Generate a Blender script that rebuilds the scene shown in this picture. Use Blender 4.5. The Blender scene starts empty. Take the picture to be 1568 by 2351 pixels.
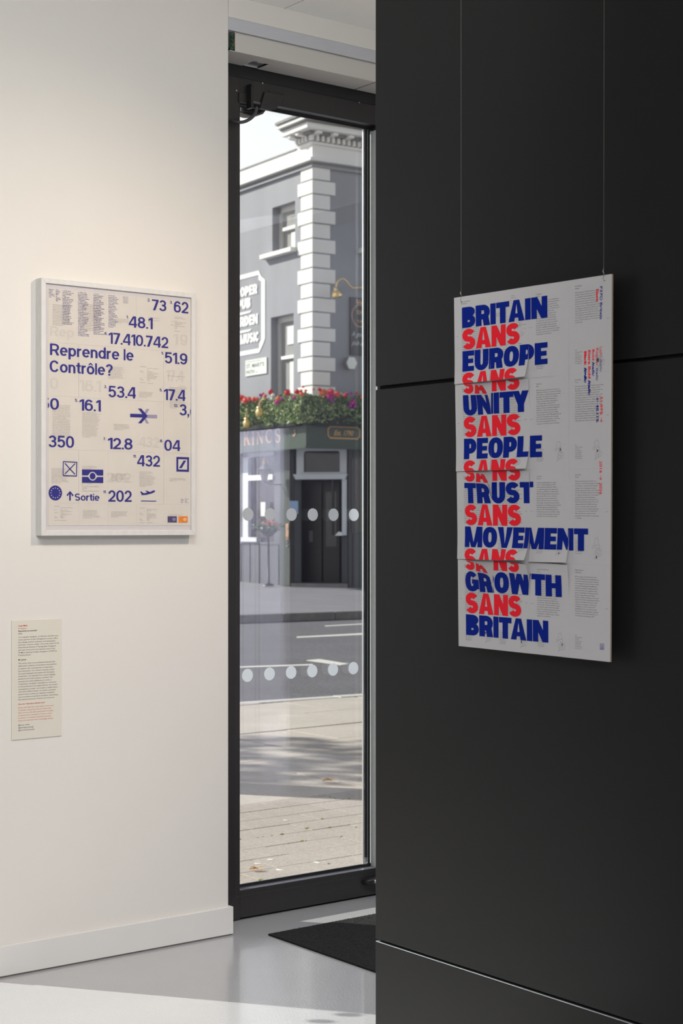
import bpy, bmesh, math, random
from mathutils import Vector, Matrix, noise
random.seed(7)
PI = math.pi
sc = bpy.context.scene
COL = sc.collection

# ------------------------------------------------------------------ camera
# measured from the photograph (1568x2351): focal 3701 px, horizon at y=1208
F_PX, CX, HY, EYE = 3701.0, 784.0, 1208.0, 1.45
A0 = math.radians(52.28)
VIEW = Vector((math.cos(A0), math.sin(A0), 0))
RIGHT = Vector((math.sin(A0), -math.cos(A0), 0))
UP = Vector((0, 0, 1))
CAMP = Vector((0, 0, EYE))
cd = bpy.data.cameras.new('camera')
cam = bpy.data.objects.new('camera', cd)
COL.objects.link(cam)
cam.location = CAMP
cam.rotation_euler = (PI / 2, 0, A0 - PI / 2)
cd.sensor_fit = 'VERTICAL'
cd.sensor_height = 36.0
cd.lens = F_PX / 2351 * 36
cd.shift_y = (HY - 2351 / 2) / 2351
cd.clip_start = 0.05
cd.clip_end = 400
cd.dof.use_dof = True
cd.dof.focus_distance = 4.7
cd.dof.aperture_fstop = 9.0
sc.camera = cam

# ------------------------------------------------------------------ sky, sun, lamps, exposure
SUN_EL = math.radians(31.2)
SUN_DIR = Vector((0.5885 * math.cos(SUN_EL), -0.8085 * math.cos(SUN_EL), -math.sin(SUN_EL)))
w = bpy.data.worlds.new('sky')
sc.world = w
w.use_nodes = True
nt = w.node_tree
bg = nt.nodes['Background']
tc = nt.nodes.new('ShaderNodeTexCoord')
sx = nt.nodes.new('ShaderNodeSeparateXYZ')
cr = nt.nodes.new('ShaderNodeValToRGB')
cr.color_ramp.elements[0].position = 0.0
cr.color_ramp.elements[0].color = (1.42, 1.42, 1.42, 1)
cr.color_ramp.elements[1].position = 0.7
cr.color_ramp.elements[1].color = (0.26, 0.32, 0.46, 1)
e = cr.color_ramp.elements.new(0.42)
e.color = (0.50, 0.57, 0.74, 1)
e = cr.color_ramp.elements.new(0.27)
e.color = (1.36, 1.37, 1.40, 1)
nt.links.new(tc.outputs['Generated'], sx.inputs[0])
nt.links.new(sx.outputs['Z'], cr.inputs[0])
nt.links.new(cr.outputs[0], bg.inputs['Color'])
bg.inputs['Strength'].default_value = 0.82

def lamp(name, kind, loc, direction, energy, color=(1, 1, 1), **kw):
    l = bpy.data.lights.new(name, kind)
    l.energy = energy
    l.color = color
    for k, v in kw.items():
        setattr(l, k, v)
    o = bpy.data.objects.new(name, l)
    o.location = loc
    o.rotation_euler = Vector(direction).to_track_quat('-Z', 'Y').to_euler()
    COL.objects.link(o)
    return o

lamp('sun', 'SUN', (0, 0, 20), SUN_DIR, 6.0, (1.0, 0.955, 0.88), angle=math.radians(0.55))
# warm gallery spotlight in the lobby, throws the crisp shadow of the frame down and to the left
lamp('gallery_spotlight', 'SPOT', (3.25, 2.95, 2.88), Vector((2.35, 4.77, 1.25)) - Vector((3.25, 2.95, 2.88)),
     84, (1.0, 0.80, 0.62), spot_size=math.radians(92), spot_blend=1.0, shadow_soft_size=0.012)
# unseen area lights added as fill for the art wall, room and lobby
lamp('ceiling_light_gallery', 'AREA', (1.3, 2.7, 3.2), (.30, .80, -.62), 17, (0.97, 0.98, 0.96), shape='RECTANGLE', size=1.8, size_y=.5, spread=math.radians(110))
lamp('ceiling_light_back', 'AREA', (0.0, -0.8, 3.2), (.1, .1, -1), 165, (0.98, 0.96, 0.98), shape='RECTANGLE', size=2.6, size_y=1.2)
lamp('ceiling_light_lobby', 'AREA', (5.2, 1.2, 3.2), (.5, -.1, -1), 185, (0.86, 0.88, 1.0), shape='RECTANGLE', size=1.6, size_y=1.2)

lamp('lobby_uplight', 'SPOT', (4.0, 2.5, 2.45), (-.12, .75, 1), 42, (1.0, 0.96, 0.88), spot_size=math.radians(125), spot_blend=1.0, shadow_soft_size=0.12)  # unseen upward spot added to brighten the ceiling by the door

vs = sc.view_settings
vs.view_transform = 'Standard'
vs.look = 'None'
vs.gamma = 1
vs.use_curve_mapping = False
vs.exposure = 0.0

# ------------------------------------------------------------------ rays of the photograph met with real planes
def ray(px, py):
    return VIEW + RIGHT * ((px - CX) / F_PX) - UP * ((py - HY) / F_PX)
def onX(px, py, x):
    r = ray(px, py)
    return CAMP + r * (x / r.x)
def onY(px, py, y):
    r = ray(px, py)
    return CAMP + r * (y / r.y)
def onZ(px, py, z):
    r = ray(px, py)
    return CAMP + r * ((z - EYE) / r.z)

# ------------------------------------------------------------------ materials
def mat(name, color, rough=0.6, metal=0.0, spec=0.5, noise_amt=0.0, noise_scale=8.0, bump=0.0, bump_scale=60.0,
        coat=0.0, trans=0.0, sheen=0.0, noise_stretch=(1, 1, 1), emit=None):
    m = bpy.data.materials.new(name)
    m.use_nodes = True
    t = m.node_tree
    b = t.nodes['Principled BSDF']
    c = (*color, 1) if len(color) == 3 else color
    b.inputs['Base Color'].default_value = c
    b.inputs['Roughness'].default_value = rough
    b.inputs['Metallic'].default_value = metal
    b.inputs['Specular IOR Level'].default_value = spec
    b.inputs['Coat Weight'].default_value = coat
    b.inputs['Sheen Weight'].default_value = sheen
    co = t.nodes.new('ShaderNodeTexCoord')
    mp = t.nodes.new('ShaderNodeMapping')
    mp.inputs['Scale'].default_value = noise_stretch
    t.links.new(co.outputs['Object'], mp.inputs[0])
    if noise_amt > 0:
        n = t.nodes.new('ShaderNodeTexNoise')
        n.inputs['Scale'].default_value = noise_scale
        n.inputs['Detail'].default_value = 6
        t.links.new(mp.outputs[0], n.inputs['Vector'])
        r = t.nodes.new('ShaderNodeMapRange')
        r.inputs['From Min'].default_value = 0.25
        r.inputs['From Max'].default_value = 0.75
        r.inputs['To Min'].default_value = 1 - noise_amt
        r.inputs['To Max'].default_value = 1 + noise_amt
        t.links.new(n.outputs['Fac'], r.inputs[0])
        mx = t.nodes.new('ShaderNodeVectorMath')
        mx.operation = 'SCALE'
        mx.inputs[0].default_value = c[:3]
        t.links.new(r.outputs[0], mx.inputs['Scale'])
        t.links.new(mx.outputs[0], b.inputs['Base Color'])
    if bump > 0:
        n2 = t.nodes.new('ShaderNodeTexNoise')
        n2.inputs['Scale'].default_value = bump_scale
        n2.inputs['Detail'].default_value = 3
        t.links.new(mp.outputs[0], n2.inputs['Vector'])
        bp = t.nodes.new('ShaderNodeBump')
        bp.inputs['Strength'].default_value = bump
        bp.inputs['Distance'].default_value = 0.004
        t.links.new(n2.outputs['Fac'], bp.inputs['Height'])
        t.links.new(bp.outputs[0], b.inputs['Normal'])
    return m

def speckle(m, scale, lo, hi, amount):
    """adds fine aggregate speckle to an existing material's base colour"""
    t = m.node_tree
    b = t.nodes['Principled BSDF']
    v = t.nodes.new('ShaderNodeTexVoronoi')
    v.inputs['Scale'].default_value = scale
    co = t.nodes.new('ShaderNodeTexCoord')
    t.links.new(co.outputs['Object'], v.inputs['Vector'])
    r = t.nodes.new('ShaderNodeMapRange')
    r.inputs['From Min'].default_value = 0
    r.inputs['From Max'].default_value = 1
    r.inputs['To Min'].default_value = lo
    r.inputs['To Max'].default_value = hi
    sp = t.nodes.new('ShaderNodeSeparateColor')
    t.links.new(v.outputs['Color'], sp.inputs[0])
    t.links.new(sp.outputs[0], r.inputs[0])
    mx = t.nodes.new('ShaderNodeVectorMath')
    mx.operation = 'SCALE'
    if b.inputs['Base Color'].links:
        t.links.new(b.inputs['Base Color'].links[0].from_socket, mx.inputs[0])
    else:
        mx.inputs[0].default_value = b.inputs['Base Color'].default_value[:3]
    t.links.new(r.outputs[0], mx.inputs['Scale'])
    t.links.new(mx.outputs[0], b.inputs['Base Color'])
    return m

def thin_glass(name, tint=(0.99, 0.996, 0.993), base=0.04):
    m = bpy.data.materials.new(name)
    m.use_nodes = True
    t = m.node_tree
    for n in list(t.nodes):
        t.nodes.remove(n)
    out = t.nodes.new('ShaderNodeOutputMaterial')
    tr = t.nodes.new('ShaderNodeBsdfTransparent')
    tr.inputs[0].default_value = (*tint, 1)
    gl = t.nodes.new('ShaderNodeBsdfGlossy')
    gl.inputs['Roughness'].default_value = 0.0
    gl.inputs['Color'].default_value = (0.96, 0.95, 1.0, 1)
    lw = t.nodes.new('ShaderNodeLayerWeight')
    lw.inputs['Blend'].default_value = 0.5
    pw = t.nodes.new('ShaderNodeMath'); pw.operation = 'POWER'; pw.inputs[1].default_value = 5
    ml = t.nodes.new('ShaderNodeMath'); ml.operation = 'MULTIPLY_ADD'; ml.inputs[1].default_value = 1 - base; ml.inputs[2].default_value = base
    mx = t.nodes.new('ShaderNodeMixShader')
    t.links.new(lw.outputs['Facing'], pw.inputs[0])
    t.links.new(pw.outputs[0], ml.inputs[0])
    t.links.new(ml.outputs[0], mx.inputs[0])
    t.links.new(tr.outputs[0], mx.inputs[1])
    t.links.new(gl.outputs[0], mx.inputs[2])
    t.links.new(mx.outputs[0], out.inputs[0])
    return m

M = {}
M['white_wall'] = mat('white_emulsion_wall', (0.775, 0.75, 0.705), 0.75, noise_amt=0.012, noise_scale=2.5, bump=0.08, bump_scale=220)
M['recess_board'] = mat('grey_white_board', (0.56, 0.565, 0.60), 0.6, noise_amt=0.03, noise_scale=14, noise_stretch=(1, 1, 6))
M['skirting'] = mat('skirting_gloss_paint', (0.76, 0.75, 0.72), 0.45, noise_amt=0.01, bump=0.04, bump_scale=90)
M['gap'] = mat('shadow_gap_sealant', (0.20, 0.18, 0.17), 0.9, noise_amt=0.15, noise_scale=60)
M['ceiling'] = mat('ceiling_panel_paint', (0.90, 0.89, 0.84), 0.7, noise_amt=0.01)
M['resin'] = mat('pale_grey_resin_floor', (0.46, 0.47, 0.48), 0.17, spec=0.6, noise_amt=0.035, noise_scale=3, bump=0.20, bump_scale=130, coat=0.35)
M['resin'].node_tree.nodes['Principled BSDF'].inputs['Coat Roughness'].default_value = 0.07
M['black_panel'] = mat('black_laminate_panel', (0.009, 0.009, 0.0095), 0.50, spec=0.38, noise_amt=0.06, noise_scale=3, bump=0.05, bump_scale=400)
M['black_core'] = mat('black_core', (0.006, 0.006, 0.006), 0.8, noise_amt=0.05)
M['door_metal'] = mat('anthracite_powder_coat', (0.026, 0.024, 0.0235), 0.38, spec=0.5, noise_amt=0.08, noise_scale=30, bump=0.06, bump_scale=600)
M['gasket'] = mat('black_rubber_gasket', (0.012, 0.012, 0.013), 0.32, noise_amt=0.1)
M['spacer'] = mat('aluminium_spacer', (0.62, 0.66, 0.68), 0.3, metal=0.9, noise_amt=0.02)
M['cover'] = mat('operator_cover_enamel', (0.60, 0.575, 0.54), 0.5, noise_amt=0.04, noise_scale=5, noise_stretch=(0.4, 2, 2))
M['glass'] = thin_glass('door_glass')
M['art_glass'] = thin_glass('picture_glass', (0.99, 0.99, 0.99), 0.02)
M['dot'] = mat('frosted_vinyl_dot', (0.74, 0.77, 0.79), 0.8, noise_amt=0.02)
def _translucent(m, col, fac):
    t = m.node_tree; b = t.nodes['Principled BSDF']; out = t.nodes['Material Output']
    tl = t.nodes.new('ShaderNodeBsdfTranslucent'); tl.inputs[0].default_value = (*col, 1)
    mx = t.nodes.new('ShaderNodeMixShader'); mx.inputs[0].default_value = fac
    t.links.new(b.outputs[0], mx.inputs[1]); t.links.new(tl.outputs[0], mx.inputs[2]); t.links.new(mx.outputs[0], out.inputs[0])
_translucent(M['dot'], (0.78, 0.82, 0.86), 0.5)
M['satin'] = mat('satin_grey_aluminium', (0.56, 0.60, 0.60), 0.4, noise_amt=0.05, noise_scale=40)  # pale colour stands for light on the stile's inner face
M['white_mark'] = mat('white_vinyl', (0.85, 0.86, 0.85), 0.6, noise_amt=0.02)
M['chrome'] = mat('chrome', (0.72, 0.72, 0.74), 0.12, metal=1.0, noise_amt=0.02)
M['pcb'] = mat('green_circuit_board', (0.02, 0.10, 0.05), 0.4, noise_amt=0.3, noise_scale=80)
M['wire_red'] = mat('red_wire', (0.5, 0.08, 0.03), 0.5, noise_amt=0.05)
M['dark_plastic'] = mat('dark_plastic', (0.03, 0.03, 0.032), 0.35, noise_amt=0.05)
M['cable'] = mat('grey_cable', (0.065, 0.065, 0.068), 0.35, noise_amt=0.05)
M['screw'] = mat('bright_screw', (0.65, 0.63, 0.55), 0.3, metal=0.8, noise_amt=0.05)
M['mat_black'] = mat('black_coir', (0.006, 0.006, 0.006), 0.95, noise_amt=0.3, noise_scale=40)
M['bristle'] = mat('black_coir_bristle', (0.011, 0.0105, 0.010), 0.9, noise_amt=0.4, noise_scale=90)
M['frame_wood'] = mat('limed_white_wood', (0.70, 0.695, 0.68), 0.6, noise_amt=0.05, noise_scale=60, noise_stretch=(1, 1, 0.3), bump=0.1, bump_scale=300)
M['mount'] = mat('backing_board', (0.66, 0.63, 0.64), 0.8, noise_amt=0.01)
M['newsprint'] = mat('newsprint', (0.71, 0.67, 0.61), 0.85, noise_amt=0.025, noise_scale=14)
M['crease'] = mat('paper_crease', (0.55, 0.54, 0.54), 0.9, noise_amt=0.1)
M['ink_violet'] = mat('violet_blue_ink', (0.040, 0.040, 0.25), 0.7, spec=0.2, noise_amt=0.05)
M['ink_lilac'] = mat('lilac_ink', (0.34, 0.31, 0.45), 0.6, noise_amt=0.04)
M['ink_grey'] = mat('grey_small_print', (0.19, 0.17, 0.165), 0.8, noise_amt=0.05)
M['ink_ghost'] = mat('show_through_ink', (0.645, 0.61, 0.565), 0.85, noise_amt=0.02)
M['ink_purple'] = mat('card_purple', (0.085, 0.06, 0.16), 0.6, noise_amt=0.05)
M['ink_orange'] = mat('card_orange', (0.85, 0.24, 0.02), 0.6, noise_amt=0.03)
M['ink_pale_blue'] = mat('card_pale_blue', (0.22, 0.25, 0.36), 0.6, noise_amt=0.05)
M['ink_pale_orange'] = mat('card_pale_orange', (0.86, 0.50, 0.28), 0.6, noise_amt=0.05)
M['label_card'] = mat('cream_label_card', (0.72, 0.69, 0.60), 0.8, noise_amt=0.01)
M['ink_black'] = mat('black_small_print', (0.055, 0.05, 0.055), 0.8, noise_amt=0.05)
M['ink_label_grey'] = mat('label_grey_print', (0.10, 0.09, 0.095), 0.8, noise_amt=0.05)
M['ink_label_red'] = mat('label_red_print', (0.55, 0.06, 0.035), 0.8, noise_amt=0.03)
M['ink_label_pink'] = mat('label_light_red_print', (0.60, 0.17, 0.12), 0.8, noise_amt=0.03)
M['page'] = mat('poster_page', (0.63, 0.62, 0.62), 0.55, noise_amt=0.012, noise_scale=9)
M['board_edge'] = mat('greyboard_edge', (0.30, 0.23, 0.17), 0.85, noise_amt=0.06)
M['ink_blue'] = mat('ultramarine_ink', (0.001, 0.018, 0.27), 0.7, spec=0.12, noise_amt=0.03)
M['ink_red'] = mat('fluorescent_red_ink', (1.0, 0.022, 0.040), 0.7, spec=0.12)
M['poster_print'] = mat('poster_small_print', (0.09, 0.085, 0.09), 0.8, noise_amt=0.05)
M['wire'] = mat('steel_wire', (0.22, 0.21, 0.19), 0.35, metal=0.7, noise_amt=0.05)
# outdoors
M['slab'] = speckle(mat('york_stone_slab', (0.54, 0.49, 0.43), 0.8, noise_amt=0.10, noise_scale=2.2, bump=0.2, bump_scale=40), 60, 0.93, 1.06, 1)
M['paver'] = speckle(mat('speckled_concrete_paver', (0.43, 0.385, 0.345), 0.85, noise_amt=0.05, noise_scale=5, bump=0.2, bump_scale=60), 160, 0.84, 1.16, 1)
M['mortar'] = mat('paving_bed', (0.14, 0.125, 0.10), 0.95, noise_amt=0.2, noise_scale=12)
M['kerb'] = speckle(mat('granite_kerb', (0.60, 0.59, 0.56), 0.75, noise_amt=0.06, noise_scale=6), 90, 0.85, 1.12, 1)
M['asphalt'] = speckle(mat('asphalt', (0.135, 0.13, 0.14), 0.8, noise_amt=0.12, noise_scale=0.9, bump=0.3, bump_scale=50), 60, 0.7, 1.35, 1)
M['road_paint'] = mat('white_road_paint', (0.72, 0.70, 0.64), 0.7, noise_amt=0.05, noise_scale=10)
M['far_paving'] = mat('far_pavement', (0.25, 0.245, 0.265), 0.7, noise_amt=0.10, noise_scale=1.3)
M['moss'] = mat('moss', (0.22, 0.33, 0.06), 0.95, noise_amt=0.3, noise_scale=40)
M['dropping'] = mat('white_splash', (0.75, 0.75, 0.72), 0.9, noise_amt=0.1)
M['dry_leaf'] = mat('dry_leaf', (0.55, 0.32, 0.14), 0.8, noise_amt=0.25, noise_scale=30)
M['stucco'] = mat('grey_painted_stucco', (0.27, 0.275, 0.295), 0.6, noise_amt=0.12, noise_scale=1.2, noise_stretch=(1, 1, 0.25))
M['quoin'] = mat('cream_painted_quoin', (0.80, 0.79, 0.75), 0.6, noise_amt=0.02, noise_scale=3)
M['pub_white'] = mat('white_stucco', (0.78, 0.77, 0.74), 0.65, noise_amt=0.03, noise_scale=4)
M['pilaster'] = mat('dark_grey_green_pilaster', (0.055, 0.068, 0.062), 0.45, noise_amt=0.06)
M['upper_brick'] = mat('brown_brick_front', (0.16, 0.12, 0.10), 0.85, noise_amt=0.2, noise_scale=6)
M['rail_satin'] = mat('dark_satin_aluminium', (0.11, 0.115, 0.13), 0.35, noise_amt=0.05, noise_scale=40)  # colour carries sky sheen on the rail and light under the head
M['lead'] = mat('weathered_lead', (0.22, 0.21, 0.20), 0.7, noise_amt=0.2, noise_scale=6)  # weathered grey, also shading painted under the cornice and on the far kerb
M['green'] = mat('dark_green_fascia', (0.036, 0.058, 0.040), 0.45, noise_amt=0.06)
M['pub_dark'] = mat('dark_grey_panelling', (0.085, 0.09, 0.10), 0.5, noise_amt=0.1, noise_scale=2, noise_stretch=(1, 1, 0.3))
M['pub_wood'] = mat('black_brown_joinery', (0.022, 0.019, 0.019), 0.4, noise_amt=0.15, noise_scale=4)
M['pub_pane'] = mat('dark_pub_glass', (0.035, 0.028, 0.03), 0.08, noise_amt=0.2, noise_scale=2)
M['pub_trim'] = mat('pale_blue_grey_trim', (0.62, 0.66, 0.70), 0.5, noise_amt=0.03)
M['sash'] = mat('cream_sash_paint', (0.62, 0.60, 0.56), 0.5, noise_amt=0.03)
M['blind'] = mat('white_roller_blind', (0.75, 0.76, 0.74), 0.7, noise_amt=0.05)
M['curtain'] = mat('grey_curtain', (0.30, 0.30, 0.28), 0.8, noise_amt=0.1, noise_scale=8, noise_stretch=(4, 4, 0.3))
M['gold'] = mat('gilt_lettering', (0.62, 0.36, 0.13), 0.45, noise_amt=0.05)
M['gold_dull'] = mat('dull_gilt_lettering', (0.50, 0.31, 0.20), 0.6, noise_amt=0.1)
M['brass'] = mat('polished_brass', (0.85, 0.62, 0.26), 0.28, metal=1.0, noise_amt=0.03)
M['sign_white'] = mat('painted_white', (0.86, 0.87, 0.84), 0.7, noise_amt=0.02)
M['sign_text'] = mat('faded_grey_letters', (0.16, 0.19, 0.17), 0.7, noise_amt=0.1)
M['enamel'] = mat('white_enamel_plate', (0.80, 0.82, 0.76), 0.35, noise_amt=0.02)
M['notice_blue'] = mat('pale_blue_notice', (0.36, 0.50, 0.72), 0.6, noise_amt=0.05)
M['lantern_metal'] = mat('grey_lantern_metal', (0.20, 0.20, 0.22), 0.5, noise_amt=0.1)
M['lantern_glass'] = mat('dusty_lantern_glass', (0.30, 0.29, 0.27), 0.4, noise_amt=0.05)
M['soil'] = mat('dark_planter', (0.02, 0.022, 0.018), 0.9, noise_amt=0.2)
M['leaf_a'] = mat('leaf_mid_green', (0.28, 0.38, 0.14), 0.6, noise_amt=0.35, noise_scale=9)
M['leaf_b'] = mat('leaf_variegated', (0.50, 0.58, 0.30), 0.6, noise_amt=0.25, noise_scale=9)
M['leaf_c'] = mat('leaf_dark_green', (0.11, 0.18, 0.08), 0.7, noise_amt=0.3, noise_scale=9)
M['fl_red'] = mat('scarlet_petals', (0.72, 0.02, 0.03), 0.6, noise_amt=0.15, noise_scale=20)
M['fl_coral'] = mat('coral_petals', (0.85, 0.12, 0.08), 0.6, noise_amt=0.15, noise_scale=20)
M['fl_orange'] = mat('orange_petals', (0.90, 0.22, 0.06), 0.6, noise_amt=0.15, noise_scale=20)
M['fl_purple'] = mat('purple_petals', (0.40, 0.03, 0.34), 0.6, noise_amt=0.15, noise_scale=20)
M['fl_magenta'] = mat('magenta_petals', (0.78, 0.02, 0.45), 0.6, noise_amt=0.15, noise_scale=20)
M['fl_white'] = mat('white_petals', (0.80, 0.82, 0.78), 0.6, noise_amt=0.05, noise_scale=20)
M['bark'] = mat('bark', (0.12, 0.09, 0.07), 0.9, noise_amt=0.3, noise_scale=9)
M['lobby_dark'] = mat('dark_lobby_paint', (0.035, 0.035, 0.04), 0.6, noise_amt=0.05)
M['lobby_door'] = mat('white_lobby_door', (0.80, 0.78, 0.86), 0.5, noise_amt=0.03, noise_scale=6, noise_stretch=(1, 5, 0.05))

# ------------------------------------------------------------------ mesh helpers
class MB:
    def __init__(s):
        s.v = []; s.f = []; s.mi = []
    def add(s, vs_, fs, mi=0):
        n = len(s.v)
        s.v += [tuple(p) for p in vs_]
        s.f += [tuple(i + n for i in q) for q in fs]
        s.mi += [mi] * len(fs)
        return s
    def box(s, x0, x1, y0, y1, z0, z1, mi=0):
        if x0 > x1: x0, x1 = x1, x0
        if y0 > y1: y0, y1 = y1, y0
        if z0 > z1: z0, z1 = z1, z0
        return s.add([(x0, y0, z0), (x1, y0, z0), (x1, y1, z0), (x0, y1, z0), (x0, y0, z1), (x1, y0, z1), (x1, y1, z1), (x0, y1, z1)],
                     [(0, 3, 2, 1), (4, 5, 6, 7), (0, 1, 5, 4), (1, 2, 6, 5), (2, 3, 7, 6), (3, 0, 4, 7)], mi)
    def prism(s, pts, fn, d0, d1, mi=0):
        """2-D polygon pts extruded from d0 to d1; fn(x, y, d) -> 3-D"""
        n = len(pts)
        a = [fn(x, y, d0) for x, y in pts] + [fn(x, y, d1) for x, y in pts]
        fs = [tuple(range(n))[::-1], tuple(range(n, 2 * n))] + [(i, (i + 1) % n, n + (i + 1) % n, n + i) for i in range(n)]
        return s.add(a, fs, mi)
    def tube(s, path, r, seg=8, mi=0, caps=True):
        path = [Vector(p) for p in path]
        n = len(path)
        rs = r if isinstance(r, (list, tuple)) else [r] * n
        ref = Vector((0.13, 0.31, 0.94))
        vs_ = []
        for i, p in enumerate(path):
            t = (path[min(i + 1, n - 1)] - path[max(i - 1, 0)]).normalized()
            if abs(t.dot(ref)) > 0.97:
                ref = Vector((0.9, 0.3, 0.1))
            a = t.cross(ref).normalized()
            b = t.cross(a)
            for k in range(seg):
                th = 2 * PI * k / seg
                vs_.append(p + a * (rs[i] * math.cos(th)) + b * (rs[i] * math.sin(th)))
        fs = []
        for i in range(n - 1):
            for k in range(seg):
                fs.append((i * seg + k, i * seg + (k + 1) % seg, (i + 1) * seg + (k + 1) % seg, (i + 1) * seg + k))
        if caps:
            fs.append(tuple(range(seg))[::-1])
            fs.append(tuple((n - 1) * seg + k for k in range(seg)))
        return s.add(vs_, fs, mi)
    def lathe(s, prof, c=(0, 0, 0), seg=20, M4=None, mi=0):
        vs_ = []
        for r, z in prof:
            for k in range(seg):
                th = 2 * PI * k / seg
                p = Vector((r * math.cos(th), r * math.sin(th), z))
                if M4: p = M4 @ p
                vs_.append(p + Vector(c))
        fs = []
        for i in range(len(prof) - 1):
            for k in range(seg):
                fs.append((i * seg + k, i * seg + (k + 1) % seg, (i + 1) * seg + (k + 1) % seg, (i + 1) * seg + k))
        return s.add(vs_, fs, mi)
    def blob(s, c, r, squash=(1, 1, 1), seg=8, rings=5, jit=0.0, mi=0):
        prof = [(math.sin(PI * i / rings) * r, -math.cos(PI * i / rings) * r) for i in range(rings + 1)]
        n0 = len(s.v)
        s.lathe(prof, (0, 0, 0), seg, None, mi)
        for i in range(n0, len(s.v)):
            q = s.v[i]
            j = 1 + random.uniform(-jit, jit)
            s.v[i] = (q[0] * squash[0] * j + c[0], q[1] * squash[1] * j + c[1], q[2] * squash[2] * j + c[2])
        return s
    def mapped(s, fn):
        s.v = [tuple(fn(Vector(p))) for p in s.v]
        return s

def link(name, me, parent=None, kind=None):
    o = bpy.data.objects.new(name, me)
    COL.objects.link(o)
    if parent is not None: o.parent = parent
    if kind: o['kind'] = kind
    return o

def build(name, mb, m, parent=None, origin=(0, 0, 0), smooth=False, bevel=0.0, label=None, kind=None, rz=0.0, loc=None):
    """one mesh object; vertices of mb are given about `origin`"""
    ox, oy, oz = origin
    me = bpy.data.meshes.new(name)
    me.from_pydata([(x - ox, y - oy, z - oz) for x, y, z in mb.v], [], mb.f)
    ms = m if isinstance(m, (list, tuple)) else [m]
    for q in ms: me.materials.append(q)
    if len(ms) > 1: me.polygons.foreach_set('material_index', mb.mi)
    if smooth: me.polygons.foreach_set('use_smooth', [True] * len(me.polygons))
    me.update()
    o = link(name, me, parent, kind)
    if parent is None:
        o.location = loc if loc is not None else origin
        o.rotation_euler = (0, 0, rz)
    if bevel > 0:
        b = o.modifiers.new('bevel', 'BEVEL')
        b.width = bevel; b.segments = 2; b.limit_method = 'ANGLE'
    if label: o['label'] = label
    return o

def tag(o, label, cat, group=None, kind=None):
    o['label'] = label; o['category'] = cat
    if group: o['group'] = group
    if kind: o['kind'] = kind
    return o
def thing(name, label, cat, loc=(0, 0, 0), rz=0.0, group=None):
    o = bpy.data.objects.new(name, None)
    o.empty_display_size = 0.1
    COL.objects.link(o)
    o.location = loc; o.rotation_euler = (0, 0, rz)
    return tag(o, label, cat, group)
def struct_empty(name, loc=(0, 0, 0), rz=0.0):
    o = bpy.data.objects.new(name, None)
    o.empty_display_size = 0.1
    COL.objects.link(o)
    o.location = loc; o.rotation_euler = (0, 0, rz)
    o['kind'] = 'structure'
    return o
def struct(name, mb, m, **k):
    return build(name, mb, m, kind='structure', **k)

# ------------------------------------------------------------------ lettering
# every glyph: 2-D vertices + faces, cap height 1, starting at x = 0
def arc(cx, cy, rx, ry, a0, a1, n=16, p=2.0):
    out = []
    for i in range(n + 1):
        a = math.radians(a0 + (a1 - a0) * i / n)
        c, s_ = math.cos(a), math.sin(a)
        out.append((cx + rx * math.copysign(abs(c) ** (2 / p), c), cy + ry * math.copysign(abs(s_) ** (2 / p), s_)))
    return out
class G2:
    def __init__(s, wx, wy):
        s.v = []; s.f = []; s.wx = wx; s.wy = wy
    def poly(s, pts, keep=False):
        if not keep: s.L = getattr(s, 'L', 0) + 1
        n = len(s.v); s.v += [(p[0], p[1], s.L) for p in pts]; s.f.append(tuple(range(n, n + len(pts))))
    def rect(s, x0, y0, x1, y1):
        s.poly([(x0, y0), (x1, y0), (x1, y1), (x0, y1)])
    def stroke(s, pts, closed=False):
        n = len(pts); o = []
        for i, p in enumerate(pts):
            if closed:
                a, b = pts[i - 1], pts[(i + 1) % n]
            else:
                a, b = pts[max(i - 1, 0)], pts[min(i + 1, n - 1)]
            dx, dy = b[0] - a[0], b[1] - a[1]
            l = math.hypot(dx, dy) or 1
            nx, ny = -dy / l * s.wx / 2, dx / l * s.wy / 2
            o.append(((p[0] + nx, p[1] + ny), (p[0] - nx, p[1] - ny)))
        k = n if closed else n - 1
        for i in range(k):
            j = (i + 1) % n
            s.poly([o[i][1], o[j][1], o[j][0], o[i][0]], keep=i > 0)
    def ring(s, cx, cy, rx, ry, p=2.0, n=28):
        s.stroke(arc(cx, cy, rx, ry, 0, 360 * (n - 1) / n, n - 1, p), True)

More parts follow.
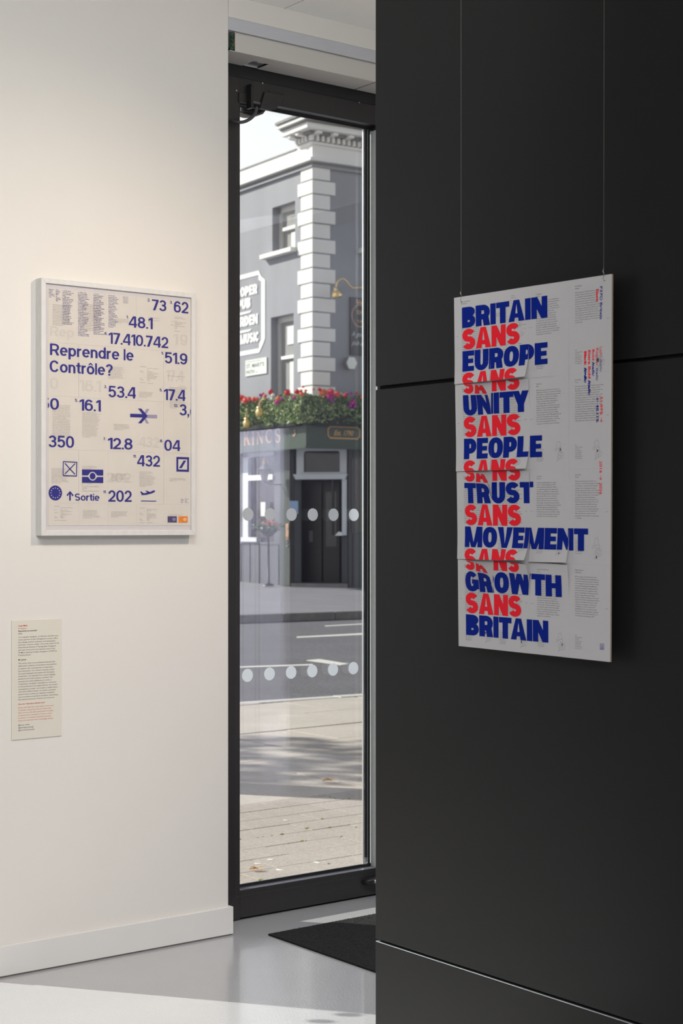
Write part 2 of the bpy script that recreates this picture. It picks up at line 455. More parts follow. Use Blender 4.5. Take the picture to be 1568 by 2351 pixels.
WID_H = dict(A=1.08, B=.93, E=.80, G=1.0, H=1.02, I=.37, L=.78, M=1.3, N=1.02, O=1.02, P=.90, R=.97, S=.93, T=.90, U=.95, V=1.05, W=1.45, Y=1.03, C=.95, D=.95, K=1.0)
WID_L = {'0': .66, '1': .36, '2': .62, '3': .63, '4': .68, '5': .63, '6': .65, '7': .60, '8': .65, '9': .65, '.': .16, ',': .16, '?': .56,
         'R': .70, 'C': .74, 'S': .68, 'e': .60, 'p': .60, 'r': .36, 'n': .55, 'd': .60, 'l': .145, 't': .36, 'o': .62, 'i': .145, ' ': .28, 'ô': .62}
def glyph(ch, heavy):
    if heavy:
        wx, wy, w_ = .395, .262, WID_H[ch]
    else:
        wx, wy, w_ = .168, .142, WID_L[ch]
    g = G2(wx, wy)
    l, r, b, t = wx / 2, w_ - wx / 2, wy / 2, 1 - wy / 2
    cx = w_ / 2
    xh = .74
    SP = 2.35
    if ch in 'O0': g.ring(cx, .5, r - cx, t - .5, SP)
    elif ch == 'C': g.stroke(arc(cx, .5, r - cx, t - .5, 32, 328, 30, 2.2))
    elif ch == 'G':
        g.stroke(arc(cx, .5, r - cx, t - .5, 40, 335, 30, 2.3)); g.rect(cx, .38, w_, .38 + wy * .85); g.rect(w_ - wx * .92, .12, w_, .5)
    elif ch == 'S':
        ry = (t - b) / 4
        pts = arc(cx, t - ry, (r - l) / 2, ry, 22 if heavy else 30, 270, 18, 2.1) + arc(cx, b + ry, (r - l) / 2, ry, 90, -158 if heavy else -150, 18, 2.1)[1:]
        g.stroke(pts)
    elif ch == 'I' or ch == 'l': g.rect(0, 0, w_, 1)
    elif ch == 'L': g.rect(0, 0, wx, 1); g.rect(wx, 0, w_, wy)
    elif ch == 'T': g.rect(cx - wx / 2, 0, cx + wx / 2, 1); g.rect(0, 1 - wy, w_, 1)
    elif ch == 'E':
        g.rect(0, 0, wx, 1); g.rect(wx, 0, w_, wy * .95); g.rect(wx, 1 - wy * .95, w_, 1); g.rect(wx, .5 - wy * .42, w_ - .06, .5 + wy * .42)
    elif ch == 'H': g.rect(0, 0, wx, 1); g.rect(w_ - wx, 0, w_, 1); g.rect(wx, .5 - wy * .45, w_ - wx, .5 + wy * .45)
    elif ch == 'U':
        ry = .36
        g.rect(0, .40, wx, 1); g.rect(w_ - wx, .40, w_, 1); g.stroke(arc(cx, .40, r - cx, .40 - b + .01, 180, 360, 18, 2.1))
    elif ch in 'BPR':
        tt = wx * .96
        if ch == 'B':
            g.rect(0, 0, wx, 1)
            g.stroke([(wx * .6, t), (cx, t)] + arc(cx, .755, r - cx - .02, t - .755, 90, -90, 12, 2.2) + [(wx * .6, .51)])
            g.stroke([(wx * .6, .49), (cx, .49)] + arc(cx, (.49 + b) / 2, r - cx, (.49 - b) / 2, 90, -90, 12, 2.2) + [(wx * .6, b)])
        else:
            g.rect(0, 0, wx, 1)
            yb = .40 if ch == 'P' else .43
            g.stroke([(wx * .6, t), (cx, t)] + arc(cx, (t + yb) / 2, r - cx, (t - yb) / 2, 90, -90, 14, 2.2) + [(wx * .6, yb)])
            if ch == 'R': g.poly([(cx - wx * .1, .44), (cx + wx * .95, .46), (w_ + .01, 0), (w_ - wx * 1.1, 0)])
    elif ch == 'D':
        g.rect(0, 0, wx, 1); g.stroke([(wx * .6, t), (cx * .8, t)] + arc(cx * .8, .5, r - cx * .8, t - .5, 90, -90, 16, 2.2) + [(wx * .6, b)])
    elif ch == 'A':
        k = wx * 1.02
        g.poly([(0, 0), (k, 0), (cx + .03, 1), (cx - k / 2 + .01, 1)]); g.poly([(w_ - k, 0), (w_, 0), (cx + k / 2 - .01, 1), (cx - .03, 1)])
        g.rect(cx * .5, .17, w_ - cx * .5, .17 + wy * .78)
    elif ch == 'V':
        k = wx * 1.02
        g.poly([(0, 1), (k, 1), (cx + .03, 0), (cx - k / 2 + .01, 0)][::-1]); g.poly([(w_ - k, 1), (w_, 1), (cx + k / 2 - .01, 0), (cx - .03, 0)][::-1])
    elif ch == 'N':
        k = wx * .97
        g.rect(0, 0, k * .93, 1); g.rect(w_ - k * .93, 0, w_, 1); g.poly([(0, 1), (w_ - k * 1.0, 0), (w_, 0), (k * 1.0, 1)])
    elif ch == 'M':
        k = wx * .95
        g.rect(0, 0, k * .93, 1); g.rect(w_ - k * .93, 0, w_, 1)
        g.poly([(0, 1), (cx - k * .42, 0), (cx + k * .2, 0), (k * 1.12, 1)]); g.poly([(w_, 1), (w_ - k * 1.12, 1), (cx - k * .2, 0), (cx + k * .42, 0)])
    elif ch == 'W':
        k = wx * .98; q = w_ / 4
        g.poly([(0, 1), (q - k * .5, 0), (q + k * .45, 0), (k, 1)]); g.poly([(q - k * .45, 0), (q + k * .5, 0), (cx + k * .4, 1), (cx - k * .42, 1)])
        g.poly([(3 * q - k * .5, 0), (3 * q + k * .45, 0), (cx + k * .42, 1), (cx - k * .4, 1)]); g.poly([(w_, 1), (w_ - k, 1), (3 * q - k * .45, 0), (3 * q + k * .5, 0)])
    elif ch == 'Y':
        g.rect(cx - wx / 2, 0, cx + wx / 2, .45)
        g.poly([(0, 1), (cx - wx / 2, .36), (cx + wx / 2, .36), (wx * 1.05, 1)]); g.poly([(w_, 1), (w_ - wx * 1.05, 1), (cx - wx / 2, .36), (cx + wx / 2, .36)])
    elif ch == 'K':
        g.rect(0, 0, wx, 1); g.poly([(wx * .8, .35), (wx * .8, .68), (w_ - wx * 1.05, 1), (w_, 1)]); g.poly([(wx * .9, .55), (wx * 1.7, .72), (w_ + .01, 0), (w_ - wx * 1.15, 0)])
    elif ch == '1':
        g.rect(w_ - wx * 1.02, 0, w_, 1); g.poly([(0, .70), (.0, .70 + wy * 1.25), (w_ - wx, 1), (w_ - wx * .1, 1), (w_ - wx * .9, .84)])
    elif ch == '2':
        ry = .27
        g.stroke(arc(cx, t - ry, r - cx, ry, 172, -28, 16, 2.1) + [(cx + .10, .40), (l + .07, .15), (l + .02, .06)]); g.rect(0, 0, w_, wy)
    elif ch == '3':
        ry1 = .205
        g.stroke(arc(cx - .01, t - ry1, r - cx - .02, ry1, 165, -90, 16, 2.1) + [(cx - .08, t - 2 * ry1)])
        ry2 = (t - 2 * ry1 - b + .01) / 2
        g.stroke([(cx - .08, b + 2 * ry2)] + arc(cx - .01, b + ry2, r - cx + .01, ry2, 90, -165, 16, 2.1))
    elif ch == '4':
        xs = w_ * .66
        g.rect(xs - wx * .05, 0, xs + wx, 1); g.rect(0, .19, w_, .19 + wy)
        g.poly([(0, .19), (wx * .7, .30), (xs, .84), (xs + wx * .3, 1), (xs - wx * .55, 1), (0, .33)])
    elif ch == '5':
        g.rect(.07, 1 - wy, w_ - .05, 1); g.poly([(.07, 1), (.07 + wx * .9, 1), (.035 + wx * .85, .50), (.02, .46)])
        ry = .275
        g.stroke(arc(cx - .005, b + ry, r - cx + .005, ry, 150, -160, 20, 2.15))
    elif ch == '6':
        ry = .27
        g.ring(cx, b + ry, r - cx, ry, 2.15); g.stroke(arc(cx + .015, .5, r - cx + .01, t - .5, 38, 200, 18, 2.25))
    elif ch == '9':
        ry = .27
        g.ring(cx, t - ry, r - cx, ry, 2.15); g.stroke(arc(cx - .015, .5, r - cx + .01, t - .5, 218, 380, 18, 2.25))
    elif ch == '7': g.rect(0, 1 - wy, w_, 1); g.poly([(w_ - wx * 1.1, 1 - wy * .5), (w_, 1 - wy), (.12 + wx * 1.1, 0), (.12 - .02, 0)])
    elif ch == '8':
        g.ring(cx, .735, r - cx - .03, t - .735, 2.1); g.ring(cx, .295, r - cx, .295 - b, 2.1)
    elif ch == '.': g.rect(0, 0, w_, .145)
    elif ch == ',': g.rect(0, 0, w_, .145); g.poly([(w_ * .35, 0), (w_, 0), (w_ * .5, -.19), (w_ * .02, -.19)])
    elif ch == '?':
        g.stroke(arc(cx, .72, r - cx, t - .72, 172, -30, 16, 2.1) + [(cx + .03, .42), (cx, .34), (cx, .24)]); g.rect(cx - wx / 2, 0, cx + wx / 2, .145)
    elif ch == 'e':
        g.stroke(arc(cx, xh / 2, r - cx, xh / 2 - b, 4, 320, 26, 2.1)); g.rect(wx * .7, xh / 2 - .055, w_ - .01, xh / 2 + .055)
    elif ch in 'oô':
        g.ring(cx, xh / 2, r - cx, xh / 2 - b, 2.1)
        if ch == 'ô':
            g.poly([(cx - .20, .80), (cx - .10, .80), (cx, .90), (cx, 1.0), (cx - .05, 1.0)]); g.poly([(cx + .20, .80), (cx + .05, 1.0), (cx, 1.0), (cx, .90), (cx + .10, .80)])
    elif ch == 'n':
        g.rect(0, 0, wx, xh - .01); g.rect(w_ - wx, 0, w_, .44); g.stroke(arc(cx, .42, r - cx, xh - b - .42, 175, 0, 14, 2.2))
    elif ch == 'r': g.rect(0, 0, wx, xh - .01); g.stroke(arc(w_, .40, w_ - l, xh - b - .40, 175, 92, 8, 2.2))
    elif ch == 'p': g.rect(0, -.27, wx, xh - .01); g.ring(cx, xh / 2, r - cx, xh / 2 - b, 2.1)
    elif ch == 'd': g.rect(w_ - wx, 0, w_, 1); g.ring(cx, xh / 2, r - cx, xh / 2 - b, 2.1)
    elif ch == 'i': g.rect(0, 0, w_, xh - .01); g.rect(0, .86, w_, 1)
    elif ch == 't':
        g.rect(.10, .12, .10 + wx, .93); g.rect(0, xh - wy, w_, xh); g.stroke([(.10 + l, .2), (.10 + l + .03, .10), (w_, b)])
    return g.v, g.f, w_

def word(txt, heavy=False, gap=None, inner=None):
    """returns verts, faces, width for a whole word"""
    gap = gap if gap is not None else (.03 if heavy else .065)
    x = 0; V = []; Fc = []
    for i_, ch in enumerate(txt):
        if ch == ' ': x += .30; continue
        v, f, w_ = glyph(ch, heavy)
        n = len(V)
        V += [(q[0] + x, q[1], q[2] + (i_ % 2) * 6) for q in v]; Fc += [tuple(i + n for i in q) for q in f]
        x += w_ + gap * (0.55 if ch in '.1' and not heavy else 1)
        if heavy and (ch + txt[i_ + 1:i_ + 2]) in ('TA', 'AT', 'TY'): x -= .09
    return V, Fc, x - gap

def btext(txt, bold=0.0, shear=0.0, spacing=1.0, res=3):
    """text in the built-in typeface as triangles, cap height 1"""
    c = bpy.data.curves.new('t', 'FONT')
    c.body = txt; c.size = 1; c.offset = bold; c.shear = shear; c.space_character = spacing; c.resolution_u = res
    o = bpy.data.objects.new('t', c)
    COL.objects.link(o)
    dg = bpy.context.evaluated_depsgraph_get()
    me = bpy.data.meshes.new_from_object(o.evaluated_get(dg))
    K = 1 / 0.70
    V = [(v.co.x * K, v.co.y * K) for v in me.vertices]
    Fc = [tuple(p.vertices) for p in me.polygons]
    bpy.data.objects.remove(o); bpy.data.curves.remove(c); bpy.data.meshes.remove(me)
    xs = [a for a, _ in V] or [0]
    x0 = min(xs)
    return [(a - x0, b) for a, b in V], Fc, max(xs) - x0

LAY = 1.2e-5                                     # overlapping strokes of one glyph are inked one over the other
def layered(p, q, nrm):
    k = (q[2] if len(q) > 2 else 0) * LAY
    return (p[0] + nrm[0] * k, p[1] + nrm[1] * k, p[2] + nrm[2] * k)
def placed(mb, wd, fn, x0, y0, sx_, sy_, rot=0.0, mi=0, nrm=(0, -1, 0)):
    """adds a word (V, F, w) to mb: local (x0 + x*sx, y0 + y*sy) turned by rot, sent through fn(x, y) -> 3-D"""
    V, Fc, _ = wd
    c, s_ = math.cos(rot), math.sin(rot)
    mb.add([layered(fn(x0 + (q[0] * sx_ * c - q[1] * sy_ * s_), y0 + (q[0] * sx_ * s_ + q[1] * sy_ * c)), q, nrm) for q in V], Fc, mi)

# ================================================================== SETTING: the gallery room
WALL_Y, CEIL, BW = 4.768, 3.333, 2.6          # art wall plane, ceiling height, black wall plane
JAMB = 3.181                                   # right end of the art wall (door opening)
FAC = 5.03                                     # outer face of the street facade
fl = struct('floor', MB().box(-4.2, 6.4, -4.2, 5.06, -0.12, 0), M['resin'])

# art wall: the pier between shop window and door
struct('wall_left', MB().box(2.245, JAMB, WALL_Y, FAC, 0.0, CEIL + .1), M['white_wall'], bevel=0.003)
# wall above the door and the windows, flush with it
struct('wall_over_door', MB().box(JAMB, 4.7, WALL_Y, FAC, 3.2575, CEIL + .1), M['white_wall'])
struct('wall_over_window', MB().box(.5, 2.245, WALL_Y, FAC, 3.15, CEIL + .1), M['white_wall'])
struct('wall_front_far', MB().box(-4.2, .5, WALL_Y, FAC, 0, CEIL + .1), M['lobby_dark'])
struct('wall_front', MB().box(4.7, 6.4, WALL_Y, FAC, 0, CEIL + .1), M['white_wall'])
struct('wall_back', MB().box(-4.2, 6.4, -4.2, -4.0, 0, CEIL + .1), M['white_wall'])
struct('wall_side', MB().box(-4.2, -4.0, -4.0, WALL_Y, 0, CEIL + .1), M['lobby_dark'])
struct('wall_lobby', MB().box(6.2, 6.4, -4.0, WALL_Y, 0, CEIL + .1), M['lobby_dark'])

# the upper storeys of the gallery's own building
struct('upper_storeys', MB().box(-12, 26, -4.2, FAC, CEIL + .36, 14.0), M['upper_brick'])
# ceiling: slab with panels hung below it
ce = struct_empty('ceiling', (1, 0, CEIL))
build('slab', MB().box(-5.2, 5.4, -4.2, FAC, .012, .35), M['gap'], ce)
pm = None
for i in range(-4, 4):
    for j in range(4):
        x0 = 3.4235 + i * 1.2; y1 = WALL_Y - j * 2.2
        if x0 + 1.2 > 6.2: continue
        if pm is None:
            pm = build('ceiling_panel', MB().box(.002, 1.198, -2.198, 0, 0, .012), M['ceiling'], ce)
            p = pm
        else:
            p = pm.copy(); COL.objects.link(p); p.parent = ce
        p.location = (x0 - 1, y1, 0)

# skirting on the art wall with its shadow gap
sk = struct('baseboard_left', MB().box(2.247, 3.1935, 4.7555, WALL_Y, 0.0055, 0.1013).box(JAMB, 3.1935, WALL_Y, 4.80, .0055, .1013), M['skirting'], bevel=0.0012)
struct('trim_1', MB().box(2.247, 3.189, 4.760, WALL_Y + .004, 0, 0.0060), M['gap'])

# black panelled wall (free standing, ends short of the door)
bw = struct_empty('wall_right', (BW, 0, 0))
EDGE = 3.219
build('core', MB().box(.012, .15, -4.0, EDGE - .004, 0, CEIL), M['black_core'], bw)
for z0, z1 in ((0.004, 0.3840), (0.3925, 1.7995), (1.8085, CEIL - .002)):
    for y0, y1 in ((-1.402, 0.896), (0.904, EDGE)):
        build('wall_panel', MB().box(0, .012, y0, y1, z0, z1), M['black_panel'], bw, bevel=0.0014)
# bright strip painting in the light caught by the lowest panel's top bevel
build('joint_trim', MB().box(.0012, .013, -1.4, EDGE, .3838, .3862), M['spacer'], bw)

# lobby behind the black wall: white door seen only as a reflection in the glass
ld = struct_empty('door_2', (6.2, 1.0, 0))
build('door_leaf', MB().box(-.05, 0, -.52, .37, 0.005, 2.09), M['lobby_door'], ld, bevel=.003)
for k in range(3):
    build('groove', MB().box(-.052, -.049, -.30 + k * .19, -.287 + k * .19, .05, 2.05), M['gap'], ld)
build('lever', MB().box(-.10, -.05, -.46, -.445, 1.02, 1.035).box(-.10, -.09, -.46, -.34, 1.02, 1.035), M['chrome'], ld)

# ------------------------------------------------------------------ shop window to the left of the art wall (lets the sun in)
wn = struct_empty('window_1', (2.245, 4.97, 0))
fr = MB().box(-1.745, 0, -.05, .05, 0, .08).box(-1.745, 0, -.05, .05, 3.07, 3.15).box(-.111, 0, -.05, .05, .08, 3.07).box(-1.745, -1.700, -.05, .055, .08, 3.07)
build('window_frame', fr, M['door_metal'], wn, bevel=.002)
build('pane', MB().box(-1.70, -.111, -.004, .004, .08, 3.07), M['glass'], wn)
def disc(r, t=.0006, seg=36):
    mb = MB()
    mb.prism([(r * math.cos(2 * PI * k / seg), r * math.sin(2 * PI * k / seg)) for k in range(seg)], lambda x, y, d: (x, d, y), -t, t)
    return mb
dm = disc(.0245)
first_dot = None
for zz in (1.494, .894):
    for k in range(12):
        if first_dot is None:
            first_dot = build('glazing_dot', dm, M['dot'], wn); o = first_dot
        else:
            o = first_dot.copy(); COL.objects.link(o); o.parent = wn
        o.location = (-.170 - .1035 * k, -.0055, zz)

# unseen slab added outside the window to keep sun off the black wall
struct('window_canopy', MB().box(-4.0, 2.20, FAC, FAC + 2.25, 3.15, 3.25), M['door_metal'])

# ------------------------------------------------------------------ the glazed street door
DX, DY = 3.3, 4.97
dr = struct_empty('door_1', (DX, DY, 0))
def dbox(x0, x1, y0, y1, z0, z1): return MB().box(x0 - DX, x1 - DX, y0 - DY, y1 - DY, z0, z1)
YF = 4.918
build('stile', dbox(3.165, 3.332, YF, 5.00, 0.004, 3.16), M['door_metal'], dr, bevel=.0015)
build('stile', dbox(3.983, 4.16, YF, 5.00, 0.004, 3.16), M['door_metal'], dr, bevel=.0015)
build('head_rail', dbox(3.332, 3.983, YF, 5.00, 3.0235, 3.16), M['door_metal'], dr, bevel=.0015)
build('head_strip', dbox(3.185, 4.16, YF - .004, YF, 3.100, 3.142), M['gasket'], dr, bevel=.0008)
build('bottom_rail', dbox(3.332, 3.983, YF, 5.00, .008, .110), M['door_metal'], dr, bevel=.0015)
# thin strips on the leaf's inner faces, painting in light on the profile
build('stile_return', dbox(3.981, 3.9832, YF + .001, 4.9665, .1105, 3.006), M['satin'], dr)  # pale strip paints the lit look of the dark stile's inner face
build('rail_return', dbox(3.332, 3.981, YF + .0015, 4.9580,   .1098, .1106), M['rail_satin'], dr)  # sky sheen on the rail top painted in as a strip
build('head_return', dbox(3.332, 3.95, YF + .0015, 4.950, 3.0228, 3.0236), M['rail_satin'], dr)  # light on the head's underside painted in as a strip
bd = MB()
for a in ((3.3125, 3.3135, .09, 3.02), ):
    bd.box(a[0] - DX, a[1] - DX, YF - .0009 - DY, YF - DY, a[2], a[3])
bd.box(3.3125 - DX, 4.15 - DX, YF - .0009 - DY, YF - DY, .0875, .0885)
n0 = len(bd.v)
bd.prism([(3.3125 - DX, .0885), (3.3135 - DX, .0885), (3.287 - DX, .055), (3.286 - DX, .055)], lambda x, y, d: (x, d, y), YF - .0009 - DY, YF - DY)
build('profile_bead', bd, M['cable'], dr)
gk = MB()
gk.box(3.332 - DX, 3.983 - DX, 4.958 - DY, 4.966 - DY, .110, .1215)
gk.box(3.332 - DX, 3.983 - DX, 4.958 - DY, 4.966 - DY, 3.0115, 3.0235)
gk.box(3.332 - DX, 3.983 - DX, 4.950 - DY, 4.960 - DY, 3.0175, 3.0235)
gk.box(3.9545 - DX, 3.976 - DX, 4.960 - DY, 4.966 - DY, .1215, 3.0115)
gk.box(3.970 - DX, 3.9765 - DX, 4.957 - DY, 4.960 - DY, .1215, 3.0175)
gk.box(3.332 - DX, 3.345 - DX, 4.958 - DY, 4.966 - DY, .1215, 3.0115)
build('glazing_gasket', gk, M['gasket'], dr, bevel=.001)
build('spacer_bar', dbox(3.9500, 3.9545, 4.9665, 4.9745, .1215, 3.0115), M['spacer'], dr)
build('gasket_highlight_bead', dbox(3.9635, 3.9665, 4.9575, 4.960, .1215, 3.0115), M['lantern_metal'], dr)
build('glass_pane', dbox(3.33, 3.985, 4.967, 4.971, .108, 3.026), M['glass'], dr)
build('glass_pane', dbox(3.33, 3.985, 4.987, 4.991, .108, 3.026), M['glass'], dr)
fd = None
for zz in (1.4943, .8937):
    for k in range(6):
        if fd is None:
            fd = build('glazing_dot', disc(.0243, .0004), M['dot'], dr); o = fd
        else:
            o = fd.copy(); COL.objects.link(o); o.parent = dr
        o.location = (3.4005 - DX + .1004 * k - (.002 if zz < 1 else 0), 4.9664 - DY, zz)
# etched glass maker's mark near the foot of the pane: octagon outline around a small square letter
lg = G2(.085, .085)
oc = [(math.cos(math.radians(22.5 + 45 * k)) * .5, math.sin(math.radians(22.5 + 45 * k)) * .62) for k in range(8)]
lg.stroke(oc[1:8] + [oc[0]][:0], False)
lg.stroke([(.34, .42), (.62, .40)]); lg.stroke([(-.28, .30), (-.28, -.30), (.28, -.30), (.28, .30), (-.28, .30)])
lg.stroke([(.12, .10), (-.10, .10), (-.10, -.12), (.12, -.12), (.12, -.01)])
lg.stroke([(-.45, -.36), (.5, -.36)])
mk = MB()
placed(mk, (lg.v, lg.f, 1), lambda x, y: (x, 0, y), 0, 0, .0185, .0205)
o = build('etched_mark', mk, M['white_mark'], dr, label='small white octagonal mark etched on the glass')
o.location = (3.9555 - DX, 4.9573 - DY, .1335)
sc_mb = MB()
for p in (onY(603, 191, YF), onY(825, 235, YF), onY(543, 208, YF), onY(560, 165, YF)):
    sc_mb = MB().lathe([(0, -.0016), (.0028, -.001), (.0032, 0)], (0, 0, 0), 10, Matrix.Rotation(-PI / 2, 4, 'X'))
    o = build('screw', sc_mb, M['screw'], dr); o.location = (p.x - DX, YF - .0002 - DY, p.z)
# threshold and outer sub-frame
struct('trim_2', MB().box(3.165, 4.16, 5.0, 5.06, -.03, .012), M['door_metal'])
struct('trim_3', MB().box(JAMB, 4.7, 4.80, FAC, 3.16, 3.2575), M['gap'])
struct('window_2', MB().box(4.16, 4.7, 4.965, 4.975, .0, 3.16), M['glass'])
# grey board in the recess above the operator cover
struct('trim_4', MB().box(JAMB - .0, 4.7, 4.7695, 4.7995, 3.2125, 3.2573), M['recess_board'])

# ================================================================== OBJECTS OF THE DOOR HEAD
cv = thing('door_operator', 'long white automatic door operator box under the grey strip over the glazed door', 'door opener', (3.2145, 4.776, 3.142))
build('cover_front', MB().box(0, 1.3, 0, .003, 0, .069), M['cover'], cv, bevel=.001)
# underside with its slotted cut-out
und = MB()
hx = onZ(585, 143, 3.143).x - 3.2145
und.box(-.02, hx - .015, .003, .134, 0, .002).box(hx + .055, 1.3, .003, .134, 0, .002).box(hx - .015, hx + .055, .003, .060, 0, .002)
build('cover_underside', und, M['cover'], cv)
build('cover_back', MB().box(0, 1.3, .131, .134, .002, .069), M['cover'], cv)
build('cover_top', MB().box(0, 1.3, 0, .134, .067, .0692), M['cover'], cv)
build('drive_arm', MB().box(hx - .01, hx + .05, .065, .13, .006, .014).lathe([(0, .0), (.014, 0), (.016, .012), (0, .014)], (hx + .03, .085, .003), 14), M['spacer'], cv, bevel=.001)
build('circuit_board', MB().box(-.016, -.001, .006, .009, .006, .062), M['pcb'], cv)
for k, (z, c_) in enumerate(((.045, 'dark_plastic'), (.03, 'dark_plastic'), (.016, 'pcb'))):
    build('component', MB().box(-.014, -.006, .001, .006, z, z + .009), M[c_], cv, bevel=.0006)
build('wire', MB().tube([(-.006, .002, .040), (-.004, .0, .032), (-.005, .001, .022), (-.003, .003, .015)], .0009, 6), M['wire_red'], cv)
build('seam', MB().box(.645, .648, .003, .134, -.0006, 0), M['black_core'], cv)
build('screw', MB().lathe([(0, -.0008), (.0018, -.0005), (.002, 0)], (.012, 0, .042), 8, Matrix.Rotation(PI / 2, 4, 'X')), M['dark_plastic'], cv)
build('screw', MB().lathe([(0, -.0008), (.0018, -.0005), (.002, 0)], (.040, 0, .042), 8, Matrix.Rotation(PI / 2, 4, 'X')), M['dark_plastic'], cv)

# safety sensor: flat plate with a rounded foot
sp = onY(602, 207, 4.90)
ss = thing('door_sensor', 'black safety sensor with a slanted rounded plate on the door head', 'sensor', (sp.x, YF, sp.z))
sn = MB()
pts = [onY(*q, 4.90) for q in ((611, 209), (655, 213), (655, 222), (648, 238), (638, 248), (625, 252), (612, 250), (601, 246))]
sn.prism([(p.x - sp.x, p.z - sp.z) for p in pts], lambda x, y, d: (x, d, y), -.010, 0)
build('sensor_body', sn, M['door_metal'], ss, bevel=.002)
sl = MB()
pts = [onY(*q, 4.896) for q in ((622, 206), (657, 212), (656, 217), (621, 211))]
sl.prism([(p.x - sp.x, p.z - sp.z) for p in pts], lambda x, y, d: (x, d, y), -.0115, -.0095)
build('sensor_lens', sl, M['gasket'], ss, bevel=.0005)

# cable transfer bracket and loop
bp_ = onY(575, 191, 4.89)
bk = thing('cable_bracket', 'small black cable bracket standing out from the door head at its hinge side', 'bracket', (bp_.x, YF, bp_.z - .09))
build('bracket_block', MB().box(.0, .012, -.032, 0, .0, .088), M['gasket'], bk, bevel=.001)
build('bracket_plate', MB().box(-.035, .0, -.006, 0, .020, .055), M['door_metal'], bk, bevel=.0006)
c0 = onY(589, 247, 4.868)
lp = []
for px, py, yy in ((589, 246, 4.868), (587, 257, 4.866), (580, 268, 4.864), (569, 276, 4.866), (556, 280.5, 4.875), (542, 280, 4.89), (530, 277, 4.91)):
    p = onY(px, py, yy); lp.append((p.x, p.y, p.z))
def smooth_path(P, n=5):
    out = []
    P = [Vector(p) for p in P]
    for i in range(len(P) - 1):
        p0, p1, p2, p3 = P[max(i - 1, 0)], P[i], P[i + 1], P[min(i + 2, len(P) - 1)]
        for k in range(n):
            t = k / n
            out.append(0.5 * ((2 * p1) + (p2 - p0) * t + (2 * p0 - 5 * p1 + 4 * p2 - p3) * t * t + (3 * p1 - p0 - 3 * p2 + p3) * t ** 3))
    out.append(P[-1])
    return out
o = build('cable_loop', MB().tube(smooth_path(lp), .0060, 10), M['cable'], None, origin=lp[-1], smooth=True)
tag(o, 'dark grey cable looping from the door head bracket to the hinge side', 'cable')

# dark shape added behind the glass to stand for the door sensor's reflection
q = onY(580, 255, 5.02)
oh = thing('outdoor_sensor', 'dark half-round sensor hood outside the glass in its top left corner', 'sensor', (q.x, 5.035, q.z - .02))
hd = MB()
pp = [onY(*z_, 5.01) for z_ in ((548, 238), (612, 250), (603, 262), (592, 266), (575, 266), (548, 259))]
hd.prism([(p.x - q.x, p.z - q.z + .02) for p in pp], lambda x, y, d: (x, d, y), -.03, .02)
build('hood', hd, M['door_metal'], oh, bevel=.003)
hd2 = MB()
pp = [onY(*z_, 5.0) for z_ in ((553, 246), (590, 253), (588, 258), (553, 255))]
hd2.prism([(p.x - q.x, p.z - q.z + .02) for p in pp], lambda x, y, d: (x, d, y), -.036, -.029)
build('lens', hd2, M['dark_plastic'], oh)

# chrome door holder at the foot of the door
ft = onY(838, 2027, 4.9)
dh = thing('door_holder', 'chrome and black foot-operated door holder low on the bottom rail', 'door stop', (ft.x, YF, ft.z))
build('holder_body', MB().tube([(0, -.004, 0), (.02, -.016, .001), (.05, -.022, .003), (.10, -.022, .003)], [.008, .013, .017, .017], 14), M['gasket'], dh, smooth=True)
build('holder_cap', MB().tube([(.028, -.024, .004), (.045, -.033, .003), (.075, -.036, .002)], [.004, .010, .012], 14), M['chrome'], dh, smooth=True)
build('screw', MB().lathe([(0, -.004), (.002, -.0035), (.0024, 0)], (.001, -.006, -.001), 8, Matrix.Rotation(PI / 2, 4, 'X')), M['screw'], dh)

# ================================================================== ENTRANCE MAT
mt = thing('entrance_mat', 'black bristle entrance mat on the pale floor behind the glazed door', 'doormat', (3.288, 4.675, 0))
build('mat_backing', MB().box(0, 1.7, -1.6, 0, 0, .006), M['mat_black'], mt)
br = MB()
rr = random.Random(3)
vv = []; ff = []
for k in range(52000):
    x = rr.uniform(-.002, .95); y = rr.uniform(-1.02, .002)
    if x > .45 and rr.random() < .4: continue
    h = rr.uniform(.0065, .0092); a = rr.uniform(0, PI); dx = math.cos(a) * .0012; dy = math.sin(a) * .0012
    lx, ly = rr.uniform(-.0028, .0028), rr.uniform(-.0028, .0028)
    n = len(vv)
    vv += [(x - dx, y - dy, .004), (x + dx, y + dy, .004), (x + lx, y + ly, h)]
    ff.append((n, n + 1, n + 2))
br.add(vv, ff)
build('bristles', br, M['bristle'], mt, kind='stuff')

# ================================================================== FRAMED PRINT ON THE LEFT WALL
FX0, FX1, FZ0, FZ1 = 2.4275, 3.0185, 1.4188, 2.2565
FYF, FYB = 4.7285, 4.7662                      # front and back of the frame
art = thing('framed_print', 'white wooden frame with a violet-blue numbers print on newsprint, on the white wall', 'picture', (FX0, FYB, FZ0))
AO = Vector((FX0, FYB, FZ0))
FW, FH, RW = FX1 - FX0, FZ1 - FZ0, .0165
def rail(pts):
    mb = MB()
    mb.prism(pts, lambda x, y, d: (x, d, y), FYF - FYB, 0)
    build('frame_rail', mb, M['frame_wood'], art, bevel=.0012)
rail([(0, 0), (FW, 0), (FW - RW, RW), (RW, RW)])
rail([(RW, FH - RW), (FW - RW, FH - RW), (FW, FH), (0, FH)])
rail([(0, 0), (RW, RW), (RW, FH - RW), (0, FH)])
rail([(FW - RW, RW), (FW, 0), (FW, FH), (FW - RW, FH - RW)])
build('backing_board', MB().box(RW * .8, FW - RW * .8, FYF + .0082 - FYB, -.004, RW * .8, FH - RW * .8), M['mount'], art)
YS = FYF + .0068                                # print surface (world y)
